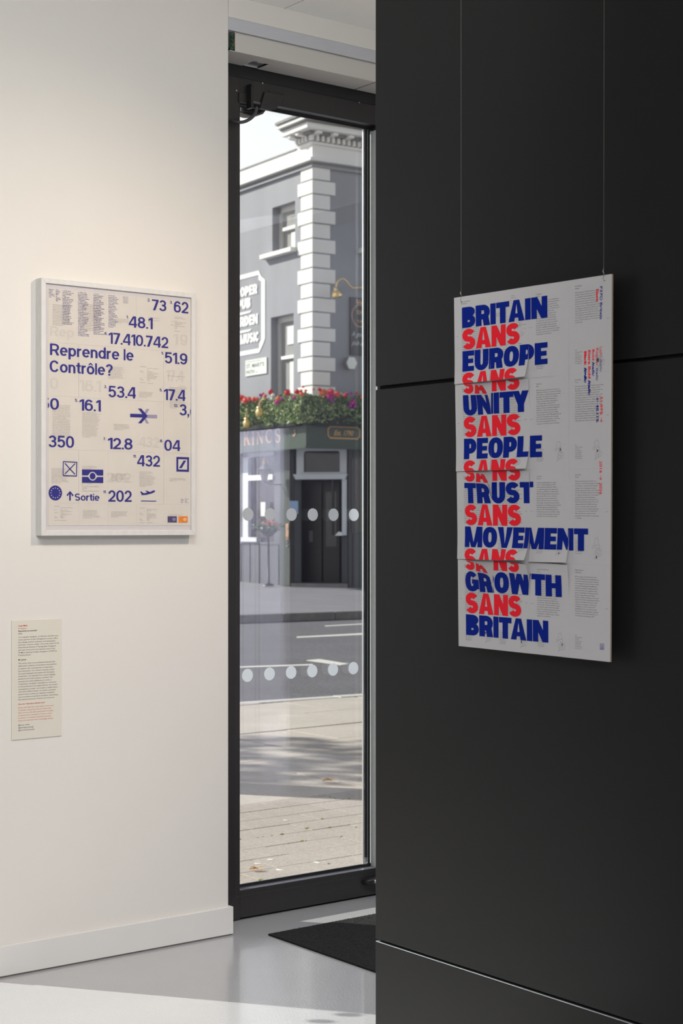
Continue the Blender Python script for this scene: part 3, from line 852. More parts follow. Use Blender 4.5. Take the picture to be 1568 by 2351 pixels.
pane = build('glass', MB().box(RW * .8, FW - RW * .8, FYF + .0022 - FYB, FYF + .0028 - FYB, RW * .8, FH - RW * .8), M['art_glass'], art)
def aP(px, py, d=0.0):
    p = onY(px, py, YS - d)
    return p
# newsprint sheets: 5 columns, rows of equal height
cols = [aP(x, 900).x for x in (110.9, 180.5, 248.3, 312.6, 376, 438.5)]
rows = [aP(110.9, y).z for y in (661, 785, 908, 1031, 1155, 1206.5)]
for i in range(5):
    for j in range(5):
        dz = random.uniform(0, .0005); ox = random.uniform(-.0006, .0006)
        x0, x1, z1, z0 = cols[i] + ox, cols[i + 1] + ox * .5, rows[j], rows[j + 1]
        if j == 0: z1 -= .004 * 0
        build('sheet', MB().box(x0 + .00012, x1 - .00012, YS + .0004 - dz * .4, YS + .0012, z0 + .00012, z1 - .00012), M['newsprint'], art, origin=AO)
YI = YS - .0006                                  # ink surface
def ink(mb, name, m, label=None):
    return build(name, mb, m, art, origin=AO, label=label)
def art_word(mb, txt, crop, x0, x1, ytop, ybase, font='L', k=3.7333):
    """word between crop columns x0 and x1; ytop / ybase measured at its left end"""
    ox, oy = crop
    P0 = onY(ox + x0 / k, oy + ybase / k, YI); P1 = onY(ox + x0 / k, oy + ytop / k, YI)
    P2 = onY(ox + x1 / k, oy + ybase / k, YI)
    wd = word(txt) if font == 'L' else btext(txt, bold=.012)
    sy_ = P1.z - P0.z; sx_ = (P2.x - P0.x) / wd[2]
    placed(mb, wd, lambda x, y: (x, YI, y), P0.x, P0.z, sx_, sy_)
C1, C2 = (60, 620), (60, 900)
big = MB()
ART_WORDS = (('2.', C1, 1040, 1063, 243, 268), ('73', C1, 1078, 1202, 250, 343), ('3.', C1, 1232, 1254, 263, 287), ('62', C1, 1266, 1390, 264, 361),
          ('1.', C1, 860, 877, 390, 413), ('48.1', C1, 880, 1082, 393, 489), ('4.', C1, 668, 695, 530, 553), ('17.410.742', C1, 708, 1218, 534, 630),
          ('Reprendre le', C1, 205, 921, 628, 727), ('Contrôle?', C1, 202, 742, 772, 871), ('1.', C1, 1158, 1177, 700, 722), ('51.9', C1, 1188, 1382, 702, 797),
          ('3.', C1, 668, 691, 987, 1011), ('53.4', C1, 705, 940, 991, 1088), ('5.', C1, 1145, 1168, 1016, 1040), ('17.4', C1, 1182, 1365, 1018, 1113),
          ('5.', C1, 418, 443, 1103, 1128), ('16.1', C1, 458, 637, 1106, 1203), ('12.', C1, 1268, 1300, 1149, 1172), ('3,', C1, 1315, 1398, 1149, 1244),
          ('350', C2, 193, 411, 371, 472), ('7.', C2, 662, 682, 389, 412), ('12.8', C2, 702, 912, 391, 487), ('8.', C2, 1147, 1171, 406, 430),
          ('04', C2, 1185, 1321, 408, 502), ('11.', C2, 917, 945, 539, 562), ('432', C2, 952, 1147, 540, 635), ('11.', C2, 660, 688, 845, 867),
          ('202', C2, 705, 904, 842, 939), ('Sortie', C2, 417, 628, 870, 930))
for a in ART_WORDS:
    mb = MB(); art_word(mb, *a)
    o = build('printed_word' if a[0][0] in 'RCS' else 'printed_number', mb, M['ink_violet'], art, origin=AO, label='violet-blue print reading ' + a[0])
# '50' cut by the sheet edge on the left, and a cut '0' on the right
def clipped(txt, crop, x0, x1, ytop, ybase, cutx, keep_right, k=3.7333):
    tmp = MB()
    art_word(tmp, txt, crop, x0, x1, ytop, ybase)
    cut = onY(crop[0] + cutx / k, crop[1] + ybase / k, YI).x
    bm = bmesh.new()
    vs_ = [bm.verts.new(p) for p in tmp.v]
    for f in tmp.f: bm.faces.new([vs_[i] for i in f])
    g = bm.verts[:] + bm.edges[:] + bm.faces[:]
    bmesh.ops.bisect_plane(bm, geom=g, plane_co=(cut, 0, 0), plane_no=(1, 0, 0), clear_inner=keep_right, clear_outer=not keep_right)
    bm.verts.index_update()
    mb = MB().add([tuple(v.co) for v in bm.verts], [tuple(v.index for v in f.verts) for f in bm.faces])
    bm.free()
    build('printed_number', mb, M['ink_violet'], art, origin=AO, label='violet-blue number cut by the sheet edge')
clipped('50', C1, 126, 281, 1092, 1190, 187, True)
clipped('0', C1, 1405, 1500, 1168, 1262, 1412, False)
def mp2(pts, crop=C2, k=3.7333): return [(lambda p: (p.x, p.z))(onY(crop[0] + x / k, crop[1] + y / k, YI)) for x, y in pts]
def xz(mb, pts2): mb.prism(pts2, lambda x, y, d: (x, d, y), YI - .00002, YI + .0002)
INKN = [0]
def stroke_on(mb, pts2, wx, wy, closed=False, off=0.0):
    g = G2(wx, wy); g.stroke(pts2, closed); INKN[0] += 1; off += INKN[0] * LAY
    mb.add([(q[0], YI - off - q[2] * LAY, q[1]) for q in g.v], g.f)
# ballot box with a cross
stroke_on(big, mp2([(320, 596), (433, 602), (431, 719), (319, 714)]), .0024, .0024, True)
for a, b in (((318, 596), (435, 602)), ((435, 600), (432, 722)), ((317, 716), (434, 721)), ((319, 594), (317, 716))):
    stroke_on(big, mp2([a, b]), .0030, .0030)
stroke_on(big, mp2([(332, 610), (419, 706)]), .0032, .0032); stroke_on(big, mp2([(419, 614), (332, 703)]), .0032, .0032)
build('ballot_box_symbol', big, M['ink_violet'], art, origin=AO, label='crossed ballot box symbol'); big = MB()
# passport symbol: two bars with a ring between them
def sub_rect(x0, x1, y0, y1): xz(big, mp2([(x0, y0), (x1, y0 + (x1 - x0) * .018), (x1, y1 + (x1 - x0) * .012), (x0, y1)]))
cxp, cyp = mp2([(570, 721)])[0]
RX, RZ = .0150, .0150
e1, e2, e3, e4 = mp2([(479, 663), (661, 666), (661, 717), (479, 714)])
def notch(top):
    P = mp2([(479, 663), (661, 666), (661, 716), (479, 714)] if top else [(479, 727), (661, 729), (661, 780), (479, 777)])
    (ax, az), (bx, bz), (cx_, cz), (dx_, dz_) = P
    n = 18; xs = [ax + (bx - ax) * i / n for i in range(n + 1)]
    for i in range(n):
        xa, xb = xs[i], xs[i + 1]
        def edge(x):
            t = (x - ax) / (bx - ax); zt = az + (bz - az) * t; zb = dz_ + (cz - dz_) * t
            d = abs(x - cxp)
            if d < RX:
                h = RZ * math.sqrt(1 - (d / RX) ** 2)
                if top: zb = max(zb, cyp + h)
                else: zt = min(zt, cyp - h)
            return zt, zb
        (t0, b0), (t1, b1) = edge(xa), edge(xb)
        big.add([(xa, YI, b0), (xb, YI, b1), (xb, YI, t1), (xa, YI, t0)], [(0, 1, 2, 3)])
notch(True); notch(False)
xz(big, [(cxp + .0108 * math.cos(2 * PI * k / 28), cyp + .0108 * math.sin(2 * PI * k / 28)) for k in range(28)])
build('passport_symbol', big, M['ink_violet'], art, origin=AO, label='two violet bars with a ring between them'); big = MB()
# disc with twelve stars
cxe, cye = mp2([(251, 865)])[0]
xz(big, [(cxe + .0243 * math.cos(2 * PI * k / 40), cye + .0243 * math.sin(2 * PI * k / 40)) for k in range(40)])
stars = MB()
for k in range(12):
    a = PI / 2 + 2 * PI * k / 12
    sx0, sz0 = cxe + .0163 * math.cos(a), cye + .0163 * math.sin(a)
    pts = []
    for j in range(10):
        rr_ = .0026 if j % 2 == 0 else .0011
        pts.append((sx0 + rr_ * math.cos(PI / 2 + j * PI / 5), sz0 + rr_ * math.sin(PI / 2 + j * PI / 5)))
    stars.prism(pts, lambda x, y, d: (x, d, y), YI - .0004, YI - .0002)
build('star_disc', big, M['ink_violet'], art, origin=AO, label='round violet disc behind twelve stars'); big = MB()
# exit arrow
stroke_on(big, mp2([(376, 930), (376, 862)]), .0056, .0056)
stroke_on(big, mp2([(351, 888), (376, 855), (403, 889)]), .0054, .0054)
build('exit_arrow', big, M['ink_violet'], art, origin=AO, label='upright violet arrow'); big = MB()
# square with a slash
g_sq = mp2([(1296, 565), (1389, 568), (1388, 675), (1296, 672)])
for i in range(4):
    a, b = g_sq[i], g_sq[(i + 1) % 4]
    dx_, dz_ = b[0] - a[0], b[1] - a[1]; L = math.hypot(dx_, dz_); ex, ez = dx_ / L * .0036, dz_ / L * .0036
    stroke_on(big, [(a[0] - ex, a[1] - ez), (b[0] + ex, b[1] + ez)], .0072, .0072)
xz(big, mp2([(1350, 587), (1372, 588), (1334, 652), (1311, 651)]))
build('slashed_square_symbol', big, M['ink_violet'], art, origin=AO, label='violet square outline with a slash'); big = MB()
# arrows: lilac behind, violet in front
lil = MB()
def poly_on(mb, pts, off=0.0):
    P = mp2(pts); INKN[0] += 1; off += INKN[0] * LAY; mb.add([(x, YI - off, z) for x, z in P], [tuple(range(len(P)))])
poly_on(lil, [(1030, 193), (1123, 196), (1123, 224), (1030, 222)]); poly_on(lil, [(1006, 185), (1030, 146), (1056, 146), (1024, 200), (1008, 205)])
poly_on(lil, [(1010, 222), (1026, 222), (1052, 268), (1030, 268)])
poly_on(big, [(892, 186), (1020, 190), (1020, 219), (892, 215)], .0001)
poly_on(big, [(960, 141), (987, 142), (1041, 206), (1010, 206)], .0001); poly_on(big, [(1010, 206), (1041, 206), (987, 268), (960, 266)], .0001)
build('right_arrow', big, M['ink_violet'], art, origin=AO, label='thick violet arrow pointing right'); big = MB()
# departing aeroplane and runway line
poly_on(big, [(978, 857), (985, 850), (1000, 863), (1012, 868), (1038, 862), (1022, 846), (1034, 846), (1062, 857), (1085, 845), (1100, 843), (1107, 850), (1100, 858), (1078, 868), (1030, 881), (988, 884), (990, 876)])
poly_on(big, [(985, 930), (1115, 932), (1115, 938), (985, 936)])
ink(big, 'aeroplane_symbol', M['ink_violet'], 'climbing aeroplane over a runway line')
ink(stars, 'star_ring', M['newsprint'], 'ring of twelve paper-coloured stars')
ink(lil, 'lilac_arrow', M['ink_lilac'], 'pale lilac left-pointing arrow')
# two small cards
for nm, x0, x1, y0, y1, a, b, lb in (('purple_card', 1213, 1291, 1064, 1118, 'ink_purple', 'ink_pale_blue', 'small printed purple bank card'), ('orange_card', 1307, 1384, 1065, 1119, 'ink_orange', 'ink_pale_orange', 'small printed orange bank card')):
    mb = MB(); poly_on(mb, [(x0, y0), (x1, y0 + 1), (x1, y1), (x0, y1)])
    o = ink(mb, nm, M[a], lb)
    mc = MB(); cc = mp2([(x0 + (x1 - x0) * .70, (y0 + y1) / 2)])[0]
    mc.add([(cc[0] + .0074 * math.cos(2 * PI * k / 24), YI - .0003, cc[1] + .0059 * math.sin(2 * PI * k / 24)) for k in range(24)], [tuple(range(24))])
    placed(mc, btext('Europe', .02), lambda x, y: (x, YI - .0003, y), *mp2([(x0 + 3, y0 + 11)])[0], .0016, .0019)
    placed(mc, btext('5 eurocard', .02), lambda x, y: (x, YI - .0003, y), *mp2([(x0 + 6, y1 - 3)])[0], .0014, .0022)
    build('card_print', mc, M[b], o, origin=AO)
# small text blocks (crop coordinates of the photograph)
LOREM = ('I was born in Darlington and raised in Dundee and London. I studied law at Aberdeen and worked in Brussels for the European human rights court. '
         'My career has taken me to many countries and the result of the vote changed how I see my own. The decision was made by people who will not live with it. '
         'As a founder member of a local group I have seen the best of what we share. Trade, travel, work and study are all harder than they were. '
         'We have learned that our system of representation is fragile. I hope the next generation will find a way to repair what was broken. ').split()
def para(width_chars, nlines, seed=0):
    r = random.Random(seed); i = r.randrange(len(LOREM)); out = []
    for k in range(nlines):
        ln = ''
        lim = width_chars * r.uniform(.86, 1.0) if k < nlines - 1 else width_chars * .5
        while len(ln) < lim - 4:
            ln += (' ' if ln else '') + LOREM[i % len(LOREM)]; i += 1
        out.append(ln)
    return out
def block(mb, lines, crop, x, ytop, pitch, capratio=.50, wpx=None, bold=0.0, k=3.7333, fn=None):
    for n, ln in enumerate(lines):
        if not ln.strip(): continue
        yb = ytop + pitch * (n + .8)
        P0 = onY(crop[0] + x / k, crop[1] + yb / k, YI + .0001); P1 = onY(crop[0] + x / k, crop[1] + (yb - pitch) / k, YI)
        cap = (P1.z - P0.z) * capratio
        wd = btext(ln, bold, res=1)
        sx_ = cap
        if wpx and wd[2] > 0:
            P2 = onY(crop[0] + (x + wpx) / k, crop[1] + yb / k, YI)
            sx_ = min((P2.x - P0.x) / wd[2], cap * 1.25)
        placed(mb, wd, lambda a, b: (a, YI + .00012, b), P0.x, P0.z, sx_, cap)
sm = MB()
CA, CB, CC, CD, CE_ = (100, 640), (100, 840), (100, 1000), (280, 1000), (280, 740)
K1, K2_ = 7.84, 9.2235
block(sm, para(46, 14, 1), CA, 162, 445, 27.8, wpx=300, k=K1)
block(sm, para(46, 16, 2), CA, 700, 437, 30.5, wpx=340, k=K1)
block(sm, para(44, 4, 3), CA, 1280, 700, 24, wpx=260, k=K1)
block(sm, para(40, 22, 4), CB, 160, 688, 28.4, wpx=320, k=K1)
block(sm, para(42, 20, 5), CB, 697, 822, 23.2, wpx=325, k=K1)
block(sm, para(42, 5, 6), CB, 1268, 1035, 23.5, wpx=270, k=K1)
block(sm, para(40, 12, 7), CC, 145, 575, 23.6, wpx=320, k=K1)
block(sm, para(40, 3, 8), CC, 697, 537, 22.5, wpx=305, k=K1)
block(sm, ['the vote is going to be', 'No', "It's easier than ever to start a fight with", 'a stranger', 'Yes', 'Knowing that you didn’t vote for this situation'], CC, 693, 843, 27.5, wpx=300, k=K1)
block(sm, para(40, 6, 9), CC, 1218, 677, 23, wpx=320, k=K1)
block(sm, ['Simon Miller', '', '', 'born', '', 'educated', '', '', 'living', 'working', '', 'last received'], CC, 196, 1258, 23, wpx=95, k=K1)
block(sm, ['trade union general secretary', '54', 'Oakham, Rutland', 'Finance at Keele, Newport', '11 levels', 'Steyning Grammar School,', 'West Sussex', 'Brighton', 'UK-wide', '', '12 March 2016'], CC, 305, 1283, 23, wpx=215, k=K1)
block(sm, para(42, 7, 10), CC, 708, 1333, 22.8, wpx=320, k=K1)
block(sm, para(42, 5, 11), CC, 1216, 1358, 22.8, wpx=315, k=K1)
block(sm, para(40, 3, 12) + para(42, 10, 13), CD, 370, 752, 25.5, wpx=370, k=K2_)
block(sm, ['We did have freedom of Movement and now', 'the option to easily live in another country that', 'might be worse off'], CD, 1008, 890, 26.5, wpx=340, k=K2_)
block(sm, ['The future of political prosperity is'], CD, 1003, 1662, 26, wpx=265, k=K2_)
block(sm, ['Ian Thompson', '', '', '', 'born', 'educated', '', '', '', 'living', 'working', '', 'last received'], CD, 375, 1517, 26.2, wpx=135, k=K2_)
block(sm, ['film and television producer', 'and director', '50', 'London', 'BSc Marine Engineering,', 'University of Liverpool,', 'Several diverse courses', 'between film and various arts', 'London', 'London', '', '10 January 2016'], CD, 527, 1543, 26.2, wpx=210, k=K2_)
block(sm, para(40, 11, 14), CE_, -290, 925, 25, wpx=420, k=K2_)
block(sm, ['Gaby Richardson', '', '', 'born', 'educated', '', '', '', '', 'living', 'working', '', 'last received'], CE_, 385, 918, 28, wpx=135, k=K2_)
block(sm, ['architecture critic and curator', '50', 'London', 'Art Foundation,', 'Central School of Art and Design,', 'BA Architecture,', 'University of Westminster,', 'Diploma Modern History,', 'Kings College London', 'London', 'London', '', '21 January 2016'], CE_, 535, 955, 26.5, wpx=240, k=K2_)
block(sm, ['Without having more power and solidarity, nationally'], CE_, 965, 1115, 26, wpx=370, k=K2_)
block(sm, ['Alan Gardner', '', 'born', 'educated'], CE_, 1035, -35, 27, wpx=70, k=K2_)
block(sm, ['architecture assistant', 'and part-time schoolteacher', '', 'London', 'Architecture, Edinburgh University,', 'Postgraduate training', 'Urban Studies', 'North London University', 'London', 'retired', '', '23 March 2016'], CE_, 1115, -130, 27, wpx=240, k=K2_)
block(sm, ['Ben Hughes-Smith, flight engineer', '', 'Electrical Engineering, Newcastle', 'Polytechnic', 'RAF', '', '26 March 2016'], CE_, 560, -118, 25, wpx=240, k=K2_)
block(sm, para(40, 17, 15), (280, 880), 1010 + 4, 70, 27, wpx=360, k=K2_)
block(sm, para(38, 5, 16), (280, 880), 365, 165, 27, wpx=300, k=K2_)
ink(sm, 'small_print', M['ink_grey'])['kind'] = 'stuff'
sv = MB()
COL1 = ['1.  51.9% / 48.1%', 'The result. Leave won', 'by 3.8 percentage', 'points.', '2.  73% / 40%', 'Remain share among', '18–24 year olds, and', 'among those over', '65. The widest', 'generational split in', 'any major British', 'vote on record,', '3.  62% / 53.4%', 'Scotland voted', 'Remain, England', 'voted Leave.', 'One of each into', 'four countries on', 'the same night.', '4.  17,410,742', 'People voted Leave vs', 'Remain 16,141,241']
COL2 = ['2.  17.4m / 16.1m', 'Leave votes against', 'Remain votes. The', '1.27m difference is', 'roughly the population', 'of Birmingham.', '5.  £350m / £250m', 'The figure on the bus', 'Leave campaign said,', 'a real weekly', 'contribution after', 'the rebate. Boris', 'Factor into', 'evaluating for the UK', 'Statistics Authority', '7.  £12.8bn', 'Annual savings to the', 'budget were minimal', 'against the costs for', 'European customs', 'delivery at border,', 'reviving trade', 'production', '8.  +4% / 0%', 'US GDP was larger', 'growth rate of this', 'against the EU', 'average. The US figure', 'for comparison: +10%.']
COL3 = ['9.  04 / 26', 'UK Prime Ministers', 'during the Brexit', 'negotiations', '(Cameron, May,', 'Johnson) against the', 'EU’s chief negotiator', 'Michel Barnier.', '10.  −4% / +2%', 'The Office for Budget', 'Responsibility’s', 'working assumption', 'for the long-run hit to', 'UK productivity,', 'against its', 'modelled forecast of', 'staying in the EU.', '11.  432 / 202', 'The size of the House', 'of Commons rejecting', 'Theresa May’s', 'withdrawal agreement,', '15 January 2019. The', 'largest government', 'defeat in UK', 'parliamentary history.']
COL4 = ['12.  The UK is', 'projected to have', 'nearly 3 million fewer', 'jobs by 2035 than', 'it would have had', 'under continued EU', 'membership.', 'Approximately', '300,000 of these', 'would have been in', 'London alone.', 'NIESR has', 'independently', 'noted that critical', 'sectors (agriculture,', 'healthcare,', 'hospitality) have', 'already experienced', 'persistent labour', 'shortages since', 'the end of free', 'movement.']
block(sv, ['European', 'United', 'Import', 'Stronger In', 'Vote Leave', 'Free'], CA, 100, 172, 27.5, wpx=104, k=K1, bold=.026)
block(sv, ['Union', 'Kingdom', 'Export', 'EXIT', 'via', 'Passport', 'ASYLUM', '(EU)'], CA, 222, 184, 27.8, wpx=100, k=K1, bold=.026)
block(sv, COL1, CA, 342, 200, 28.1, wpx=200, k=K1, bold=.026)
block(sv, COL2, CA, 622, 228, 27.6, wpx=205, k=K1, bold=.026)
block(sv, COL3, CA, 898, 255, 28.6, wpx=200, k=K1, bold=.026)
block(sv, COL4, CA, 1170, 285, 26.8, wpx=190, k=K1, bold=.026)
block(sv, ['Sources: ONS,', 'Electoral Com-', 'mission, House of', 'Commons Library,', 'OBR, NIESR,', 'UK Parliament'], CA, 1430, 312, 21, wpx=95, k=K1, bold=.008)
block(sv, ['Design', 'Hugh Miller', 'Collaborator', 'Title', 'Exhibition'], CD, 1248, 1333, 18.5, wpx=70, k=K2_, bold=.015)
block(sv, ['Size', 'Artist / Edition', 'Studio', 'Typeface', 'Neue', 'Printed London'], CD, 1336, 1316, 18.5, wpx=90, k=K2_, bold=.015)
ink(sv, 'violet_small_print', M['ink_violet'])['kind'] = 'stuff'
# faint show-through of the sheets behind
gh = MB()
def ghost(*a):
    global YI
    keep = YI; YI = YS - .0002
    art_word(gh, *a); YI = keep
for a in (('Rep', C1, 205, 412, 478, 560), ('9', C1, 1318, 1385, 548, 642), ('1', C1, 1262, 1300, 545, 640), ('0', C1, 203, 276, 920, 1018), ('16.1', C1, 458, 640, 938, 1035), ('17.4', C1, 1200, 1350, 855, 950), ('3', C1, 1300, 1375, 985, 1075),
          ('432', C2, 968, 1140, 382, 468), ('202', C2, 690, 900, 690, 770)):
    ghost(*a)
ink(gh, 'show_through_print', M['ink_ghost'])['kind'] = 'stuff'

# ================================================================== WALL LABEL
LO = Vector((2.3405, WALL_Y - .0002, .7595))
wl = thing('wall_label', 'cream text panel with red and black print, low on the white wall', 'label', LO)
build('card', MB().box(0, .1795, -.0032, 0, 0, .3855), M['label_card'], wl, bevel=.0004)
LY = WALL_Y - .0037
def lab(mb, ln, ybase, bold, capf=.50):
    k = 7.344
    P0 = onY(308 / k, 1400 + ybase / k, LY)
    wd = btext(ln, bold, res=2)
    cap = .0043
    placed(mb, wd, lambda a, b: (a, LY, b), P0.x, P0.z, cap * 1.17, cap)
def labset(name, m, items):
    mb = MB()
    for ln, y, b in items: lab(mb, ln, y, b)
    build(name, mb, m, wl, origin=LO, kind='stuff')
body1 = ['I am a graphic designer, art director and the most', 'recent partner to join Pentagram’s London office.', 'As a design archive enthusiast and typography', 'advocate, I lecture widely. I sit on the board of the', 'International Society of Typographic Designers', 'and was honoured to be named as one of the', '20 Most Inspiring Graphic Designers of 2025 by', 'Creative Boom.']
body2 = ['The works draw on post-Brexit financial data,', 'referendum statistics and political contradiction', 'to explore the consequences of separation', 'and nationalism. For obvious reasons, I used', 'the visual language associated with European', 'modernism. Iconography from airport signage,', 'passports and travel systems combine with', 'everyday European ephemera to evoke a', '‘continental’ sensibility. Intended as a comment', 'on the politicians who shaped Brexit, the work’s', 'centrepiece is a paper suit made in collaboration', 'with Harris Elliott Studio. It is both a symbolic', 'stand-in and a surface for statistics, headlines', 'and contradictory political narratives, embodying', 'the tensions between rhetoric and outcome.']
body3 = ['Brexit still feels like a bad dream come true.', 'A decision shaped by false promises that', 'left us worse off, still burdened by red tape.', 'It exposed the corruption of those meant', 'to serve us. In today’s political landscape,', 'hope and optimism feel increasingly distant.']
labset('red_heading', M['ink_label_red'], [('Hugh Miller', 283, .022), ('How do I feel about Brexit now?', 1604, .022)])
labset('light_red_text', M['ink_label_pink'], [('Pentagram', 327, 0)] + [(t_, 1664 + 43.6 * i, 0.002) for i, t_ in enumerate(body3)])
labset('black_heading', M['ink_black'], [('Reprendre le contrôle?', 371, .022), ('My pieces', 856, .022)])
labset('grey_text', M['ink_label_grey'], [('2026', 416, 0)] + [(t_, 474 + 43.5 * i, .002) for i, t_ in enumerate(body1)] + [(t_, 917 + 43.6 * i, .002) for i, t_ in enumerate(body2)] +
       [('@neue_miller', 1957, .002), ('@pentagramdesign', 2001, .002), ('@harriselliottstudio', 2045, .002)])

# ================================================================== HANGING POSTER ON THE BLACK WALL
PX_ = 2.572                                     # front plane of the poster board
PTL, PTR, PBL, PBR = (onX(1043, 684, PX_), onX(1405, 629, PX_), onX(1054, 1483, PX_), onX(1401, 1520, PX_))
PW, PH = .507, .836
UC = [0, .1262, .2535, .3800, PW]
VR = [0, .209, .418, .628, PH]
def sm_(t): t = min(max(t, 0), 1); return t * t
CURL = {(1, 0): .030, (2, 0): .026, (3, 0): .036, (1, 1): .004, (2, 1): .004, (3, 1): .017, (3, 2): .008}
FLAP = {(0, 0): .006, (0, 1): .014, (1, 0): .006, (1, 1): .013, (2, 0): .006, (2, 1): .019, (2, 2): .011}
def cell_of(u, v):
    c = 0 if u < UC[1] else 1 if u < UC[2] else 2 if u < UC[3] else 3
    r = 0 if v < VR[1] else 1 if v < VR[2] else 2 if v < VR[3] else 3
    return r, c
def disp(u, v, cell):
    r, c = cell
    ul = (u - UC[c]) / (UC[c + 1] - UC[c]); vl = (v - VR[r]) / (VR[r + 1] - VR[r])
    d = 0.0; dv = 0.0
    if cell in FLAP:
        q = sm_((vl - .62) / .38) * (0.35 + .65 * min(max(ul, 0), 1))
        d += FLAP[cell] * q; dv -= FLAP[cell] * q * .25
    if cell in CURL:
        q = sm_(1 - vl / .42) * max(ul, 0) ** 1.6
        d += CURL[cell] * q * (0.8); dv += CURL[cell] * q * .35
    # gentle cockle of the sheet
    d += .0006 * math.sin(u * 31 + v * 9) * (1 if c < 3 else .3)
    return d, dv
def PP(u, v, off=0.0, cell=None, flat=False):
    d, dv = (0, 0) if flat else disp(u, v, cell or cell_of(u, v))
    v2 = v + dv
    a, b = u / PW, v2 / PH
    p = (PTL * (1 - a) + PTR * a) * (1 - b) + (PBL * (1 - a) + PBR * a) * b
    return Vector((p.x - d - off, p.y, p.z))
PO = Vector((PX_, PBL.y, PBR.z))
po = thing('hanging_poster', 'tall poster reading BRITAIN SANS EUROPE in blue and red, hung on the black wall', 'poster', PO)
# board behind the pages
bdm = MB()
ring = [(0, 0), (PW, 0), (PW, PH), (0, PH)]
n = [PP(u, v, -.0016, flat=True) for u, v in ring]
f_ = [PP(u, v, -.0001, flat=True) for u, v in ring]
bk_ = [p + Vector((.0040, 0, 0)) for p in f_]
bdm.add(f_ + bk_, [(0, 1, 2, 3)], 0)
bdm.add(f_ + bk_, [(7, 6, 5, 4), (0, 4, 5, 1), (1, 5, 6, 2), (2, 6, 7, 3), (3, 7, 4, 0)], 1)
build('board', bdm, [M['page'], M['board_edge']], po, origin=PO)
for r in range(4):
    for c in range(4):
        mb = MB(); nu, nv = 12, 16
        vs_ = []
        for i in range(nv + 1):
            for j in range(nu + 1):
                u = UC[c] + (UC[c + 1] - UC[c]) * j / nu; v = VR[r] + (VR[r + 1] - VR[r]) * i / nv
                vs_.append(PP(u, v, .0007, (r, c)))
        fs = [(i * (nu + 1) + j, (i + 1) * (nu + 1) + j, (i + 1) * (nu + 1) + j + 1, i * (nu + 1) + j + 1) for i in range(nv) for j in range(nu)]
        mb.add(vs_, fs)
        o = build('page', mb, M['page'], po, origin=PO, smooth=True)
        so = o.modifiers.new('thick', 'SOLIDIFY'); so.thickness = .00025; so.offset = 0
        es_ = o.modifiers.new('edges', 'EDGE_SPLIT'); es_.split_angle = math.radians(50)
# fold lines
fm = MB()
for u, v0, v1 in ((UC[3], 0, PH), (UC[2], 0, VR[1]), (UC[1], .0, VR[1])):
    for k in range(20):
        a, b = v0 + (v1 - v0) * k / 20, v0 + (v1 - v0) * (k + 1) / 20
        cl = cell_of(u - .001, (a + b) / 2)
        fm.add([PP(u - .0003, a, .00085, cl), PP(u + .0003, a, .00085, cl), PP(u + .0003, b, .00085, cl), PP(u - .0003, b, .00085, cl)], [(0, 3, 2, 1)])
    build('fold_line', fm, M['crease'], po, origin=PO); fm = MB()
for v in VR[1:4]:
    for k in range(10):
        a, b = UC[2] + (PW - UC[2]) * k / 10, UC[2] + (PW - UC[2]) * (k + 1) / 10
        if v == VR[3] and b < UC[3]: continue
        cl = cell_of((a + b) / 2, v - .001)
        cl = (cl[0], 3)
        fm.add([PP(a, v - .0002, .00085, cl), PP(b, v - .0002, .00085, cl), PP(b, v + .0003, .00085, cl), PP(a, v + .0003, .00085, cl)], [(0, 3, 2, 1)])
    build('fold_line', fm, M['crease'], po, origin=PO); fm = MB()
def poster_ink(name, m, mb2, off, label=None, fine=True):
    """mb2.v holds (u, v, 0): cut along page edges, bend with the pages"""
    bm = bmesh.new()
    vs_ = [bm.verts.new(p) for p in mb2.v]
    for f in mb2.f:
        try: bm.faces.new([vs_[i] for i in f])
        except ValueError: pass
    us = list(UC[1:4]); vr = list(VR[1:4])
    if fine:
        us += [UC[c] + (UC[c + 1] - UC[c]) * k / 6 for c in range(2) for k in range(1, 6)]
        vr += [VR[r] + .209 * t for r in range(4) for t in (.06, .12, .18, .25, .33, .42, .62, .72, .80, .87, .94)]
    for u in us:
        bmesh.ops.bisect_plane(bm, geom=bm.verts[:] + bm.edges[:] + bm.faces[:], plane_co=(u, 0, 0), plane_no=(1, 0, 0))
    for v in vr:
        bmesh.ops.bisect_plane(bm, geom=bm.verts[:] + bm.edges[:] + bm.faces[:], plane_co=(0, v, 0), plane_no=(0, 1, 0))
    out = MB(); idx = {}
    for f in bm.faces:
        ce_ = f.calc_center_median(); cell = cell_of(ce_.x, ce_.y)
        q = []
        for vt in f.verts:
            kk = (vt.index, cell, round(vt.co.x, 5), round(vt.co.y, 5))
            if kk not in idx:
                idx[kk] = len(out.v); out.v.append(tuple(PP(vt.co.x, vt.co.y, off + vt.co.z, cell)))
            q.append(idx[kk])
        if len(set(q)) > 2:
            out.f.append(tuple(q)); out.mi.append(0)
    bm.free()
    return build(name, out, m, po, origin=PO, label=label)
blue, red = MB(), MB()
WORDS = ['BRITAIN', 'SANS', 'EUROPE', 'SANS', 'UNITY', 'SANS', 'PEOPLE', 'SANS', 'TRUST', 'SANS', 'MOVEMENT', 'SANS', 'GROWTH', 'SANS', 'BRITAIN']
WIDS = {'BRITAIN': .2845, 'SANS': .1960, 'EUROPE': .2845, 'UNITY': .2250, 'PEOPLE': .2665, 'TRUST': .2375, 'MOVEMENT': .4110, 'GROWTH': .3285}
